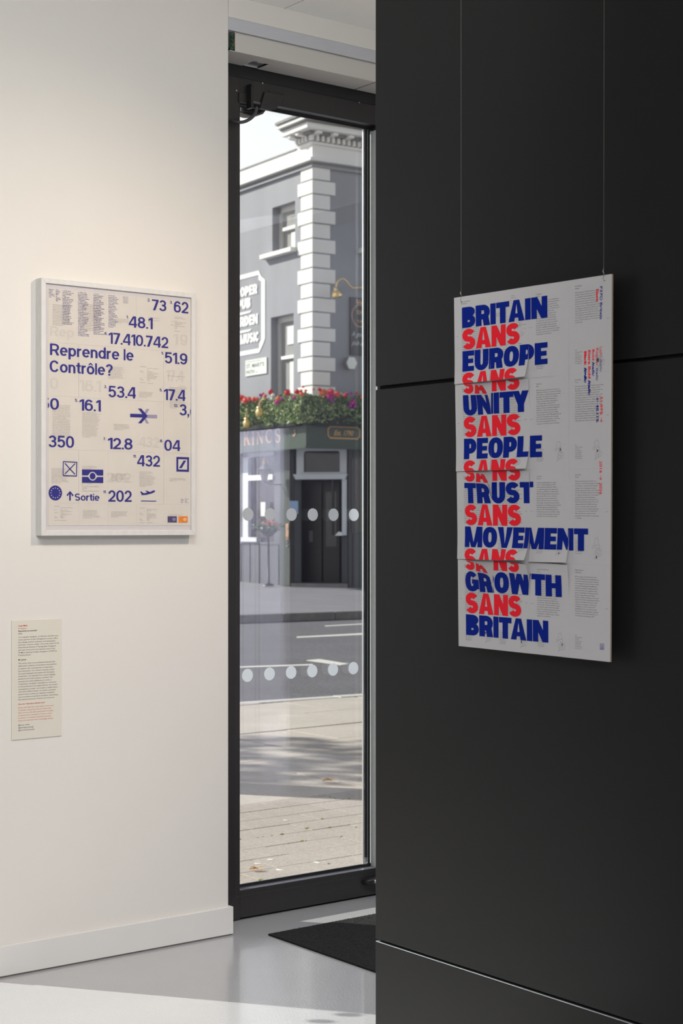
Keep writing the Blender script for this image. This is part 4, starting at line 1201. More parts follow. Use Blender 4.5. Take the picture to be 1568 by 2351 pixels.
for i, wdn in enumerate(WORDS):
    vb = .0757 + i * .05227
    wd = word(wdn, True)
    tgt = MB()
    placed(tgt, wd, lambda x, y: (x, y, 0), .0285, vb, WIDS[wdn] / wd[2], -.0492, nrm=(0, 0, 1))
    if wdn == 'SANS': poster_ink('printed_word', M['ink_red'], tgt, .00108, 'heavy bright red word SANS')
    else: poster_ink('printed_word', M['ink_blue'], tgt, .00112, 'heavy ultramarine word ' + wdn)
# sideways text down the right edge (reads with its tops to the right)
def side(tgt, txt, u, v, cap, length, bold, shear=0.0):
    wd = btext(txt, bold, shear)
    V, Fc, wt = wd
    k = length / wt
    tgt.add([(u + b * cap, v + a * k, 0) for a, b in V], Fc)
side(blue, 'F37® Britain', .4735, .0235, .0068, .071, .02)
side(red, 'Sans', .4625, .0275, .0068, .028, .035)
L_ = .0068
for t_, u, b_, v0, l1, l2 in (('Light', .4735, -.004, .1545, .0235, .0285), ('Regular', .4622, .006, .1560, .040, .0290), ('Bold', .4508, .026, .1585, .0235, .0320),
                              ('Extra Bold', .4392, .040, .1590, .0620, .0350), ('Black', .4272, .055, .1605, .0320, .0350)):
    side(red, t_, u, v0, L_, l1, b_); side(blue, 'Italic', u, v0 + l1 + .003, L_, l2, b_, .3)
side(red, '51.89% →', .4750, .2625, .0072, .056, .02); side(blue, '← 48.11%', .4632, .2640, .0072, .054, .02)
side(red, '2016 → 2026', .4735, .4020, .0078, .073, .015)
# spiral-square emblem at the foot
eb = G2(.0012, .0012)
for pl in ([(.4775, .8115), (.4775, .7985), (.4880, .7985), (.4880, .8115)], [(.4802, .8115), (.4802, .8070), (.4850, .8070), (.4850, .8020), (.4800, .8020)], [(.4800, .8045), (.4835, .8045)], [(.4825, .8115), (.4825, .8090), (.4855, .8090), (.4855, .8115)]):
    eb.stroke(pl)
blue.add([(q[0], q[1], q[2] * LAY) for q in eb.v], eb.f)
poster_ink('sideways_blue_type', M['ink_blue'], blue, .00112, 'small blue sideways type')['kind'] = 'stuff'
poster_ink('sideways_red_type', M['ink_red'], red, .00108, 'small red sideways type')['kind'] = 'stuff'
pt = MB()
def ptext(lines, u, v, pitch=.00505, cap=.0026, bold=0.0, wmax=None):
    for n_, ln in enumerate(lines):
        if not ln: continue
        wd = btext(ln, bold, res=1)
        k = cap
        if wmax: k = min(cap * 1.1, wmax / wd[2])
        placed(pt, wd, lambda x, y: (x, y, 0), u, v + pitch * (n_ + .7), k, -cap)
T31 = ['Graphik was designed to be a multipurpose', 'typeface. When Christian Schwartz wanted', 'to create a plain basic type system that', 'could be used in a broad range of possible', 'contexts he took a modern reference point', 'in typefaces such as Helvetica and', 'Univers, and drew on inspiration from', 'lesser known twentieth century sans', 'serifs such as Recta, Folio and Neuzeit.', 'The result is an economical, extensive,', 'versatile type system based on a rational', 'approach to weights, widths and styles.', 'Its plain but adaptable personality allows', 'Graphik to be the central feature of a design', 'or to play a supporting role in a wide range', 'of typographic environments.']
T41 = ['Laurenz Brunner’s Akkurat typeface strikes', 'a balance between tradition and modernity,', 'reconciling the rational qualities of sans', 'typefaces like Helvetica and Univers with', 'charming idiosyncrasies of older grotesques', 'from the early twentieth century. Akkurat', 'combines a sober, compact appearance with', 'an inviting personality, seen in features such', 'as the double storeyed g and the hooked', 'tails of the lower case a and l. On its release', 'in 2004, Akkurat immediately became the', 'font of choice for graphic designers who were', 'keen to revive an expression of modern values', 'in their work.']
T32 = ['Folio was released in 1957, the same year as', 'Helvetica and Univers. It is, however, modelled', 'more closely on traditional nineteenth century', 'grotesques. The intention of its designers', 'Konrad Bauer and Walter Baum was to', 'develop a rational typeface that improved', 'on the nineteenth century serif form', 'by smoothing out some of its more eccentric', 'attributes. It features a smaller x-height than', 'Helvetica or Univers, along with a visible', 'stroke contrast that becomes increasingly', 'evident in heavier weights. Although it was both', 'innovative and systematic, Folio has always', 'been overshadowed by Helvetica and Univers,', 'the two bestselling typefaces that have', 'continued to dominate the sans serif market.']
T42 = ['Forma was developed for the Nebiolo type foundry', 'by a group of eminent Italian designers led by', 'Aldo Novarese. Looking to its contemporary sans', 'serif designs in its catalogue, the project was', 'driven by Nebiolo’s urgent need to compete with', 'the hugely successful neo sans serifs of the day,', 'such as Helvetica and Univers. Aiming to achieve', 'a perfect alphabet, Forma’s designers undertook', 'an exhaustive research and development process', 'involving a comprehensive series of legibility', 'tests together with comparative analysis of', 'several competing sans serif designs. Forma', 'is distinguished by tightly set contours that are', 'finely modulated, with strokes that flare out', 'almost imperceptibly at terminals, giving it a', 'crisper appearance than most sans serifs.']
T33 = ['Helvetica arguably qualifies as a design', '‘classic’. Originally designed in 1957, it', 'was rationalised by Linotype in 1983 as', 'a coordinated system with a huge number', 'of weights and variants and renamed Neue', 'Helvetica. Bundled with personal computers', 'since the late 1980s, it is one of the few', 'typefaces that are now as well known to', 'the general public as they are to members', 'of the design community. Because it has few', 'idiosyncrasies in its letterforms and no features', 'that might suggest any specific historical', 'reference points, Helvetica has been used', 'by many businesses and corporations seeking', 'to appear modern, authoritative and neutral.', 'As a result, it is seen everywhere today.']
T43 = ['Kai Bernau’s Neutral is the result of an', 'academic research project looking at whether', 'it is possible to create an invisible typeface,', 'a design so free of stylistic associations', 'that its design doesn’t influence the reading', 'of a text at all. Bernau measured and averaged', 'the character sets from the most successful', 'twentieth century sans serif typefaces,', 'basing the construction of his new font on', 'these mathematical parameters. The result,', 'a design infused by the DNA of its many', 'ancestors, provides evidence that, while', 'conventional notions of beauty may depend', 'on archetypes and norms, and while self-', 'effacement may have a place in certain', 'typographic contexts, there is no such thing', 'as neutrality.']
T34 = ['Univers is a landmark in the history of', 'type design, forming a large and varied', 'family of twenty-one weights and widths', 'drawn with one consistent idea. Condensed', 'styles by Adrian Frutiger were planned', 'from the first as part of a system, and', 'named by number. Compared to Helvetica', 'the letters are drawn to a subtle rhythm', 'and tightly closed curves. Its appearance', 'is more severe than any of its competitors,', 'with every superfluous feature excised,', 'resulting in a design that is utilitarian and', 'exceptionally versatile. The stiff geometries', 'found in many competing twentieth century', 'sans serifs are replaced with subtle, slightly', 'squared arcs. Vertical and horizontal strokes', 'are also consistently terminated, either', 'horizontally or vertically, to give a resolute', 'quality to each letterform.']
T44 = ['Kris Sowersby, of the Klim type foundry,', 'developed Untitled Sans by cannibalising one', 'of his earlier typefaces, National. Finding the', 'earlier design too expressive and too formal,', 'he started rationalising and simplifying the', 'letterforms, aiming for an idealised typeface', 'of sorts that was as unrecognisable and as', 'plain as it was functional. Taking inspiration', 'from the design philosophies of Jasper', 'Morrison and Naoto Fukasawa, over several', 'years Sowersby drew and redrew letterforms', 'without any immediate historical or visual', 'references in an attempt to remove any', 'identifiable trace of the human hand or', 'individuality. He has described the result,', 'Untitled Sans, as the typographic equivalent', 'of muzak: you don’t have to think about it', 'too hard but it is enormously useful.']
H3 = [('Throughout', 'Graphik'), ('North East', 'Folio'), ('South East', 'Helvetica'), ('Yorkshire & Humberside', 'Univers')]
H4 = [('East Midlands', 'Akkurat'), ('North West', 'Forma'), ('South West', 'Neutral'), ('Mainland Europe', 'Untitled Sans')]
SPEC = ['2009', 'Christian Schwartz', 'New York', 'Commercial Type', 'Graphik Regular', 'Text size 8.5pt', 'Word spacing 95%', 'Letter spacing 0%']
for r in range(4):
    v0 = VR[r]
    tt = -.0000 if r == 0 else .008
    ptext(H3[r], .2770, v0 + (.018 if r == 0 else .0125), .0052, .0027)
    ptext([T31, T32, T33, T34][r], .2770, v0 + (.0335 if r == 0 else .0270), .00505, .0026, wmax=.089)
    ptext(SPEC, .2770, v0 + .158, .0041, .0021)
    ptext(H4[r], .3990, v0 + (.013 if r == 0 else .0105), .0052, .0027)
    ptext([T41, T42, T43, T44][r], .3990, v0 + (.0275 if r == 0 else .0250), .00505, .0026, wmax=.091)
    ptext(SPEC, .3990, v0 + .155, .0041, .0021)
    ptext(['About the typefaces', 'Paul McNeil'] if r == 0 else ['Wales', 'Gill Sans'], .0265, v0 + .010, .0052, .0027)
    ptext(para(46, 24 if r == 0 else 19, 30 + r), .0265, v0 + .030, .0050, .0026, wmax=.078)
    ptext(SPEC, .0265, v0 + .160, .0041, .0021)
    if r: ptext(['London', 'Johnston'], .1480, v0 + .012, .0052, .0027); ptext(para(46, 20, 40 + r), .1480, v0 + .028, .0050, .0026, wmax=.080); ptext(SPEC, .1480, v0 + .160, .0041, .0021)
    for u in (.0065, .2560): ptext(['026-027'], u, v0 + .092, .004, .0016)
    for u in (.2380, .4930): ptext(['FONTS'], u, v0 + .092, .004, .0016)
ptext(['Scotland', 'Futura Sans'], .196, .013, .0046, .0022); ptext(['Northern Ireland', 'Bell Centennial'], .140, .05, .0046, .0022); ptext(['Wales', 'Gill Sans'], .150, .098, .0046, .0022)
ptext(['Eastern', 'Akzidenz Grotesk'], .222, .078, .0046, .0022); ptext(['London', 'Arial'], .230, .102, .0046, .0022); ptext(['North West', 'Forma'], .146, .112, .0046, .0022); ptext(['Midlands', 'Neue Haas'], .220, .125, .0046, .0022)
ptext(['Neue Haas', 'Grotesk'], .167, .135, .0046, .0022)
# map outlines of the islands
UK = [(.42, .0), (.50, .02), (.46, .08), (.56, .09), (.60, .14), (.55, .22), (.66, .30), (.64, .37), (.72, .46), (.70, .53), (.80, .60), (.86, .58), (.93, .66), (.84, .76), (.90, .80), (.78, .84), (.60, .86), (.50, .88), (.38, .90), (.20, 1.0), (.30, .90), (.42, .82), (.34, .80), (.24, .78), (.30, .70), (.26, .64), (.40, .60), (.44, .50), (.38, .46), (.34, .40), (.30, .42), (.26, .34), (.20, .30), (.24, .20), (.20, .12), (.30, .06), (.42, .0)]
NI = [(.02, .40), (.12, .36), (.20, .42), (.16, .50), (.04, .50), (.02, .40)]
IN_ = [[(.34, .36), (.50, .33), (.64, .37)], [(.44, .52), (.56, .50), (.70, .53)], [(.42, .60), (.46, .70), (.42, .80)], [(.56, .50), (.60, .62), (.80, .62)], [(.46, .70), (.62, .72), (.78, .74)], [(.60, .72), (.58, .86)]]
def ukmap(u, v, w_, h_, spot, sw=.00035, rs=1):
    g = G2(sw, sw)
    j = random.Random(int(u * 1000 + v * 777))
    f2 = lambda P: [(u + a * w_ + j.uniform(-1, 1) * .0004, v + b * h_ + j.uniform(-1, 1) * .0004) for a, b in P]
    for P in [UK, NI] + IN_: g.stroke(f2(P))
    if spot:
        cx_, cy_ = spot; nn = 7
        g.poly([(u + cx_ * w_ + .0022 * j.uniform(.6, 1.3) * math.cos(2 * PI * k / nn), v + cy_ * h_ + .0034 * j.uniform(.6, 1.3) * math.sin(2 * PI * k / nn)) for k in range(nn)])
    pt.add([(q[0], q[1], q[2] * LAY) for q in g.v], g.f)
for u, v, w_, h_, s_ in ((.336, .355, .030, .045, (.58, .42)), (.452, .355, .030, .045, (.50, .55)), (.205, .375, .028, .038, None), (.452, .568, .032, .047, (.42, .93)), (.334, .568, .030, .045, (.60, .86)),
                         (.338, .782, .032, .043, (.62, .62)), (.214, .784, .030, .042, (.34, .66)), (.092, .782, .026, .040, (.2, .4)), (.162, .024, .075, .108, None), (.075, .368, .03, .04, None), (.46, .158, .03, .042, (.3, .6)), (.215, .57, .03, .04, None)):
    ukmap(u, v, w_, h_, s_)
poster_ink('small_print', M['poster_print'], pt, .00100, fine=False)['kind'] = 'stuff'
# dark pasted scrap among the sideways type
for px, py, nm in ((1373, 826, 0), (1108, 1058, 1)):
    p = onX(px, py, PX_)
    mb = MB().prism([(0.002, .0045), (.004, .001), (.0015, -.005), (-.002, -.003), (-.003, .001)], lambda x, y, d: (d, -x, y), -.0022, -.0012)
    mb.v = [(a + p.x, b + p.y, c + p.z) for a, b, c in mb.v]
    build('ink_blot', mb, M['poster_print'], po, origin=PO)
# hanging wires
for nm, xt, xb, yb_, y2 in (('left', 1059, 1060, 683, 693), ('right', 1389, 1387.5, 634, 643)):
    pb = onX(xb, yb_, PX_ - .001); ph = onX(xb - 1, y2, PX_ - .003)
    top = Vector((pb.x, onX(xt, 0, PX_).y, CEIL))
    kn = pb + Vector((-.001, .0012, .010))
    o = MB().tube([top, kn + Vector((0, 0, .004))], .0006, 6)
    o.tube([kn + Vector((0, 0, .006)), kn + Vector((-.001, .0012, .001)), kn + Vector((0, -.0012, -.005)), pb + Vector((-.0005, 0, .001))], [.0009, .0016, .0013, .0008], 6)
    o.tube(smooth_path([pb + Vector((-.0004, 0, .001)), pb + Vector((-.003, .0012, -.004)), ph, ph + Vector((.0005, 0, -.001))], 4), .0005, 5)
    ob = build('hanging_wire', o, M['wire'], None, origin=tuple(top))
    tag(ob, 'thin steel wire holding the poster at its %s top corner' % nm, 'wire')
    hb = MB().prism([(.0011 * math.cos(k * PI / 4), .0011 * math.sin(k * PI / 4)) for k in range(8)], lambda x, y, d: (d, x, y), -.0018, -.0010)
    hb.v = [(a + PX_, b + ph.y, c + ph.z - .001) for a, b, c in hb.v]
    build('wire_hole', hb, M['black_core'], po, origin=PO)

# ================================================================== OUTDOORS: pavement, road
PZ = -.03
pv = struct_empty('pavement', (3, 5.06, PZ))
base = MB()
base.add([(-30, 5.06, PZ - .012), (60, 5.06, PZ - .012), (60, 6.85, PZ - .012), (60, 6.9, PZ - .012), (7.62, 11.25, PZ - .012), (-30, 14.6, PZ - .012)], [(0, 1, 2, 3, 4, 5)])
build('paving_bed', base, M['mortar'], pv, origin=(3, 5.06, PZ))
# small pavers next to the shop, rows parallel to the glass
pvm = None
PWD, PDP = .42, .20
for j in range(15):
    y0 = 5.10 + j * PDP
    if y0 > 7.0: break
    off = (j % 2) * .21 + random.uniform(-.02, .02)
    for i in range(-7, 14):
        x0 = 2.6 + off + i * PWD
        if pvm is None:
            pvm = build('paver', MB().box(.003, PWD - .003, .003, PDP - .003, -.03, 0), M['paver'], pv, bevel=.003); o = pvm
        else:
            o = pvm.copy(); COL.objects.link(o); o.parent = pv
        o.location = (x0 - 3, y0 - 5.06, random.uniform(-.0015, .0015)); o.rotation_euler = (random.uniform(-.003, .003), random.uniform(-.003, .003), 0)
# large stone slabs up to the kerb
slm = {}
ytab = []
y0 = 7.1 + .0
while y0 < 11.6:
    d = random.choice((.55, .62, .70, .76)); ytab.append((y0, d)); y0 += d
for j, (y0, d) in enumerate(ytab):
    x0 = .2 + random.uniform(-.5, .1)
    while x0 < 9.6:
        wv = random.choice((.75, .9, 1.05, 1.2))
        ky = 11.25 - (x0 + wv / 2 - 7.62) * math.tan(math.radians(5.5)) - .14
        dd = min(d, ky - y0)
        if dd > .08:
            key = (wv, round(dd, 3))
            if key not in slm:
                o = build('paving_slab', MB().box(.003, wv - .003, .003, dd - .003, -.05, 0), M['slab'], pv, bevel=.003); slm[key] = o
            else:
                o = slm[key].copy(); COL.objects.link(o); o.parent = pv
            o.location = (x0 - 3, y0 - 5.06, random.uniform(-.001, .003)); o.rotation_euler = (random.uniform(-.005, .005), random.uniform(-.005, .005), 0)
        x0 += wv
# moss in the joints (stuff)
ms = MB(); rg = random.Random(11)
for k in range(420):
    j = rg.randrange(10); y = 5.10 + j * PDP
    x = 3.2 + rg.random() * 2.6
    if rg.random() < .4: x = 2.6 + (j % 2) * .21 + rg.randrange(9) * PWD; y += rg.random() * .2
    if noise.noise(Vector((x * 2.3, y * 2.3, 0))) < 0.02: continue
    s_ = rg.uniform(.003, .009)
    ms.blob((x - 3, y - 5.06, .0005), s_, (1.6, .7, .35), 6, 3, .3)
build('moss', ms, M['moss'], pv, kind='stuff')
# splashes on the pavers
for px, py in ((590, 1984), (641, 1998), (621, 1974), (726, 1981), (655, 1884)):
    p = onZ(px, py, PZ)
    mb = MB(); nn = 9
    mb.add([(p.x - 3 + .017 * random.uniform(.4, 1.2) * math.cos(2 * PI * k / nn), p.y - 5.06 + .022 * random.uniform(.4, 1.2) * math.sin(2 * PI * k / nn), .0022) for k in range(nn)] + [(p.x - 3, p.y - 5.06, .0025)], [(k, (k + 1) % nn, nn) for k in range(nn)])
    build('white_splash', mb, M['dropping'], pv)
# street frame: s along the kerb, t across the road
SAZ = math.radians(-5.5)
SU = Vector((math.cos(SAZ), math.sin(SAZ), 0)); SV = Vector((-math.sin(SAZ), math.cos(SAZ), 0))
K0 = Vector((7.62, 11.25, 0))
RZ_ = -.13
farp = onZ(652, 1428, RZ_)
RWD = (farp - K0).dot(SV)
kb = struct_empty('kerb', (K0.x, K0.y, PZ), SAZ)
km = None
for k in range(-6, 9):
    if km is None:
        km = build('kerb_stone', MB().box(.003, .907, -.14, 0, -.14, .004), M['kerb'], kb, bevel=.008); o = km
    else:
        o = km.copy(); COL.objects.link(o); o.parent = kb
    o.location = (k * .91, 0, random.uniform(-.002, .002))
rd = struct_empty('road', (K0.x, K0.y, RZ_), SAZ)
build('asphalt', MB().box(-60, 70, -.05, RWD + .1, -.1, 0), M['asphalt'], rd)
def mark(px_pts):
    P = [onZ(x, y, RZ_) for x, y in px_pts]
    L = [((p - K0).dot(SU), (p - K0).dot(SV)) for p in P]
    mb = MB().prism(L, lambda x, y, d: (x, y, d), 0, .004)
    build('road_marking', mb, M['road_paint'], rd)
mark([(681, 1465), (681, 1462), (760, 1458), (860, 1452.5), (860, 1456.5)])
mark([(540, 1534), (540, 1531), (718, 1525), (718, 1528)])
mark([(703, 1516.5), (733, 1513.5), (801, 1524.5), (782, 1527.5)])
mark([(745, 1437), (860, 1430.5), (860, 1432.5), (750, 1438.5)])
fk = struct_empty('far_kerb', (farp.x, farp.y, RZ_), SAZ)
km = None
for k in range(-10, 10):
    if km is None:
        km = build('kerb_stone', MB().box(.004, .996, 0, .16, 0, .14), M['lead'], fk, bevel=.01); o = km  # shade on the kerb face put into a darker grey
    else:
        o = km.copy(); COL.objects.link(o); o.parent = fk
    o.location = (k * 1.0, 0, 0)
# far pavement rises gently to the pub
fp = MB()
fpo = farp + SV * .16
fp.add([(-60, 0, .138), (70, 0, .138), (70, 60, .138 + 60 * .02), (-60, 60, .138 + 60 * .02)], [(0, 1, 2, 3)])
o = struct('far_pavement', fp, M['far_paving'], loc=(fpo.x, fpo.y, RZ_), rz=SAZ)

# dry leaves on the pavement
def leaf(px, py, s_, label):
    p = onZ(px, py, PZ)
    mb = MB()
    pts = [(0, 0), (.35, .12), (.6, .42), (.95, .35), (1.3, .62), (1.1, .1), (1.5, -.05), (1.05, -.18), (1.15, -.55), (.7, -.3), (.4, -.45), (.25, -.1)]
    mb.add([(a * s_, b * s_, .004 + .35 * s_ * abs(math.sin(a * 3 + b * 2))) for a, b in pts] + [(.7 * s_, 0, .01)], [(k, (k + 1) % 12, 12) for k in range(12)])
    o = build('dry_leaf', mb, M['dry_leaf'], None, loc=(p.x, p.y, PZ + .003), rz=-.9)
    tag(o, label, 'leaf')
leaf(738, 1796, .062, 'pale brown dry leaf on the large pavement slabs')
leaf(571, 2000, .045, 'small orange-brown dead leaf on the small pavers by the door')

# street trees and a post just left of the view: they only throw their shadows across the pavement
def tree(x, y, hc, rx, rz_, label, seed, n_=1500):
    t = thing('street_tree', label, 'tree', (x, y, RZ_ if y > 11.3 else PZ), 0, None)
    build('trunk', MB().tube([(0, 0, 0), (.05, 0, hc * .5), (0, .03, hc)], [.14, .11, .07], 10), M['bark'], t, smooth=True)
    mb = MB(); r = random.Random(seed)
    for k in range(n_):
        a = r.uniform(0, 2 * PI); z = r.uniform(-1, 1); q = (1 - z * z) ** .5 * r.random() ** .3
        c = Vector((math.cos(a) * q * rx, math.sin(a) * q * rx, hc + z * rz_ * r.random() ** .3))
        d1 = Vector((r.uniform(-1, 1), r.uniform(-1, 1), r.uniform(-1, 1))).normalized() * .11; d2 = d1.cross(Vector((.3, .2, 1))).normalized() * .07
        mb.add([c - d1, c + d2, c + d1, c - d2], [(0, 1, 2, 3)])
    build('foliage', mb, M['leaf_a'], t, kind='stuff')
sh = onZ(650, 1745, PZ)
hh = 5.5
src = sh - SUN_DIR * (hh / math.sin(SUN_EL))
tree(src.x, src.y, hh, 1.15, .42, 'young street tree left of the door view whose crown shades the pavement', 5, 420)
sh = onZ(650, 1815, PZ)
ps = sh - Vector((SUN_DIR.x, SUN_DIR.y, 0)).normalized() * 2.9
sg = thing('street_post', 'stout grey street post left of the door view shading the slabs', 'post', (ps.x, ps.y, PZ))
build('post', MB().lathe([(.19, 0), (.19, 2.1), (.15, 2.16), (0, 2.18)], (0, 0, 0), 20), M['lead'], sg, smooth=True)
build('collar', MB().lathe([(.21, 0), (.21, .10), (.19, .12)], (0, 0, 0), 20), M['lead'], sg, smooth=True)

# ================================================================== THE PUB ACROSS THE ROAD
AZ = math.radians(-4.72)
PU = Vector((math.cos(AZ), math.sin(AZ), 0)); PV = Vector((-math.sin(AZ), math.cos(AZ), 0))
PC = CAMP + ray(718.6, 1208) * 34; PC.z = 0
def pw(a, b, z): return PC + PU * a + PV * b + UP * z
def LF(px, py, d=0.0):
    """photo point met with the left face (plane a = -d) -> (b, z)"""
    r = ray(px, py); o_ = PC - PU * d
    t = (o_ - CAMP).dot(PU) / r.dot(PU)
    p = CAMP + r * t - PC
    return p.dot(PV), p.z
def RF(px, py, d=0.0):
    r = ray(px, py); o_ = PC - PV * d
    t = (o_ - CAMP).dot(PV) / r.dot(PV)
    p = CAMP + r * t - PC
    return p.dot(PU), p.z
CHB = .88
CO = Vector((0, CHB)); CDIR = Vector((1, -1)).normalized(); CN = Vector((-1, -1)).normalized()
def CH(px, py, n_=0.0):
    """photo point met with the chamfered corner (offset n_ outwards) -> (s, z)"""
    nw = PU * CN.x + PV * CN.y
    o_ = PC + PU * CO.x + PV * CO.y + nw * n_
    r = ray(px, py); t = (o_ - CAMP).dot(nw) / r.dot(nw)
    p = CAMP + r * t - PC
    return (p.dot(PU) - CO.x - CN.x * n_) * CDIR.x + (p.dot(PV) - CO.y - CN.y * n_) * CDIR.y, p.z
def chp(s_, n_, z): return (CO.x + CDIR.x * s_ + CN.x * n_, CO.y + CDIR.y * s_ + CN.y * n_, z)
GZ = .17
pub = thing('pub_building', 'grey painted corner pub with cream corner blocks and a green fascia across the road', 'building', (PC.x, PC.y, GZ), AZ)
PBO = (0, 0, GZ)
def pb(name, mb, m, parent=pub, **k): return build(name, mb, m, parent, origin=PBO, **k)
fz0, fz1 = LF(718, 368)[1], 9.49
# openings on the left face, upper floors
w1b0, w1b1 = LF(677.4, 461)[0], LF(625.4, 476)[0]
w2b0, w2b1 = LF(674, 719)[0], LF(622, 729)[0]
W1 = (w1b0, w1b1, 7.42, 8.44); W2 = (w2b0, w2b1, 3.9, 6.035)
W3 = (1.42, 2.35, 7.42, 8.44)
def pierced(a0, a1, z0, z1, holes, fn):
    xs = sorted({a0, a1, *[h[0] for h in holes], *[h[1] for h in holes]}); zs = sorted({z0, z1, *[h[2] for h in holes], *[h[3] for h in holes]})
    mb = MB()
    for i in range(len(xs) - 1):
        for j in range(len(zs) - 1):
            cx_, cz_ = (xs[i] + xs[i + 1]) / 2, (zs[j] + zs[j + 1]) / 2
            if any(h[0] < cx_ < h[1] and h[2] < cz_ < h[3] for h in holes): continue
            fn(mb, xs[i], xs[i + 1], zs[j], zs[j + 1])
    return mb
pb('side_wall', pierced(0, 14, 3.4, fz1, [W1, W2], lambda m_, a, b, c, d: m_.box(0, .3, a, b, c, d)), M['stucco'])
pb('front_wall', pierced(.3, 9, 3.4, fz1, [W3], lambda m_, a, b, c, d: m_.box(a, b, 0, .3, c, d)), M['stucco'])
pb('roof_slab', MB().box(.3, 9, .3, 14, 9.3, 9.45), M['lead'])
pb('party_wall', MB().box(.3, 9, 13.7, 14, GZ, 9.45), M['stucco'])
# ground floor
gw0, gw1 = LF(629, 1040)[0], LF(559.7, 1040)[0]
GWIN = (gw0, gw1, 1.10, 3.08)
pb('side_ground_wall', pierced(CHB, 14, GZ - .3, 3.4, [GWIN], lambda m_, a, b, c, d: m_.box(0, .25, a, b, c, d)), M['pub_dark'])
pb('front_ground_wall', MB().box(CHB, 9, 0, .25, GZ - .3, 3.4), M['pub_dark'])
pb('corner_soffit', MB().box(0, 1.2, 0, 1.2, 3.36, 3.42), M['pub_wood'])
# panelling ribs of the ground floor
for k in range(9):
    b0 = CHB + .10 + k * .42
    if b0 > 13: break
    pb('panel_rib', MB().box(-.02, 0, b0, b0 + .04, GZ, 1.05), M['pub_dark'])
pb('dado_rail', MB().box(-.03, 0, CHB + .42, 13.9, 1.05, 1.10), M['pub_dark'])
for k in range(8):
    a0 = CHB + .12 + k * .5
    pb('panel_rib', MB().box(a0, a0 + .05, -.02, 0, GZ, 3.05), M['pub_dark'])
pb('green_pilaster', MB().box(-.03, 0, CHB + .02, CHB + .42, GZ, 3.15), M['pilaster'])
pb('green_pilaster', MB().box(1.28, 1.62, -.03, 0, GZ, 3.15), M['pilaster'])
# quoins: alternating long and short blocks
zt = [LF(718.6, y)[1] for y in (380.9, 412.4, 444.9, 479.6, 512.1, 546.8, 580.6, 614.2, 648.9, 682.5, 715.7, 750.8, 783.3, 818, 851.6, 885, 918.5, 952)]
for i in range(len(zt) - 1):
    wide = i % 2 == 1
    lb_, ra_ = (.575, .545) if wide else (.445, .412)
    pb('quoin', MB().box(-.035, ra_, -.035, lb_, zt[i + 1] + .012, zt[i] - .012), M['quoin'], bevel=.012)
# frieze band, mouldings under it
pb('frieze', MB().box(-.05, 9, -.05, 0, fz0 + .02, fz1).box(-.05, 0, 0, 14, fz0 + .02, fz1), M['pub_white'])
pb('frieze_moulding', MB().box(-.16, 9, -.16, 0, fz0 - .035, fz0 + .03).box(-.16, 0, 0, 14, fz0 - .035, fz0 + .03), M['pub_white'])
pb('frieze_bead', MB().box(-.07, 9, -.07, 0, fz0 - .15, fz0 - .10).box(-.07, 0, 0, 14, fz0 - .15, fz0 - .10), M['stucco'])
pb('band_cap', MB().box(-.07, 0, .6, 14, fz1, fz1 + .03), M['lead'])
# cornice of the front with its short return on the side face
RET = .52
def corn(name, p0, z0, z1, m, ret=RET):
    pb(name, MB().box(-p0, 9, -p0, .3, z0, z1).box(-p0, 0, .3, ret + p0 * .35, z0, z1), m, bevel=.006)
corn('cornice_bed', .10, fz1, fz1 + .055, M['pub_white'], RET - .1)
corn('cornice_back', .05, fz1 + .055, fz1 + .19, M['lead'], RET - .05)  # dark grey puts shading and dirt under the cornice into the colour
corn('cornice_soffit_step', .22, fz1 + .19, fz1 + .235, M['lead'])  # same dark grey, shading and dirt beneath the cornice painted in
corn('cornice_corona', .38, fz1 + .245, fz1 + .365, M['pub_white'])
corn('cornice_fillet', .42, fz1 + .365, fz1 + .40, M['lead'])
corn('cornice_cyma', .48, fz1 + .40, fz1 + .47, M['pub_white'])
corn('cornice_cap', .52, fz1 + .48, fz1 + .54, M['lead'])
for k in range(44):
    pb('dentil', MB().box(.0 + k * .131 - .13, .065 + k * .131 - .13, -.15, -.04, fz1 + .065, fz1 + .18), M['pub_white'])
for k in range(4):
    pb('dentil', MB().box(-.15, -.04, .03 + k * .131, .095 + k * .131, fz1 + .065, fz1 + .18), M['pub_white'])
for k in range(14):
    pb('modillion', MB().box(-.10 + k * .40, .03 + k * .40, -.34, -.04, fz1 + .175, fz1 + .245), M['pub_white'], bevel=.02)
for k in range(2):
    pb('modillion', MB().box(-.34, -.04, .05 + k * .32, .18 + k * .32, fz1 + .175, fz1 + .245), M['pub_white'], bevel=.02)
# parapet behind
pb('parapet', MB().box(.3, 9, .0, .3, 9.55, fz1 + .45), M['pub_white'])
# sash windows on the side face
def sash_side(W, meet, blind0, depth=.17):
    b0, b1, z0, z1 = W
    f0 = MB(); t = .07
    f0.box(depth, depth + .06, b0, b0 + t, z0, z1).box(depth, depth + .06, b1 - t * 1.4, b1, z0, z1).box(depth, depth + .06, b0, b1, z1 - .12, z1)
    o = pb('window_frame', f0, M['sash'])
    build('meeting_rail', MB().box(depth - .03, depth + .05, b0 + .02, b1 - .2, meet - .035, meet + .035), M['sign_white'], o, origin=PBO)
    build('upper_pane', MB().box(depth + .05, depth + .06, b0 + t, b1 - t, meet, z1 - .1), M['curtain'], o, origin=PBO)
    build('lower_pane', MB().box(depth + .06, depth + .07, b0 + t, b1 - t, z0, meet), M['curtain'], o, origin=PBO)
    build('blind', MB().box(depth + .035, depth + .04, b0 + t, b0 + (b1 - b0) * .52, z0, meet - .1), M['blind'], o, origin=PBO)
    build('net_curtain', MB().box(depth + .03, depth + .04, b0 + t, b0 + (b1 - b0) * .62, meet + .28, z1 - .22), M['blind'], o, origin=PBO)
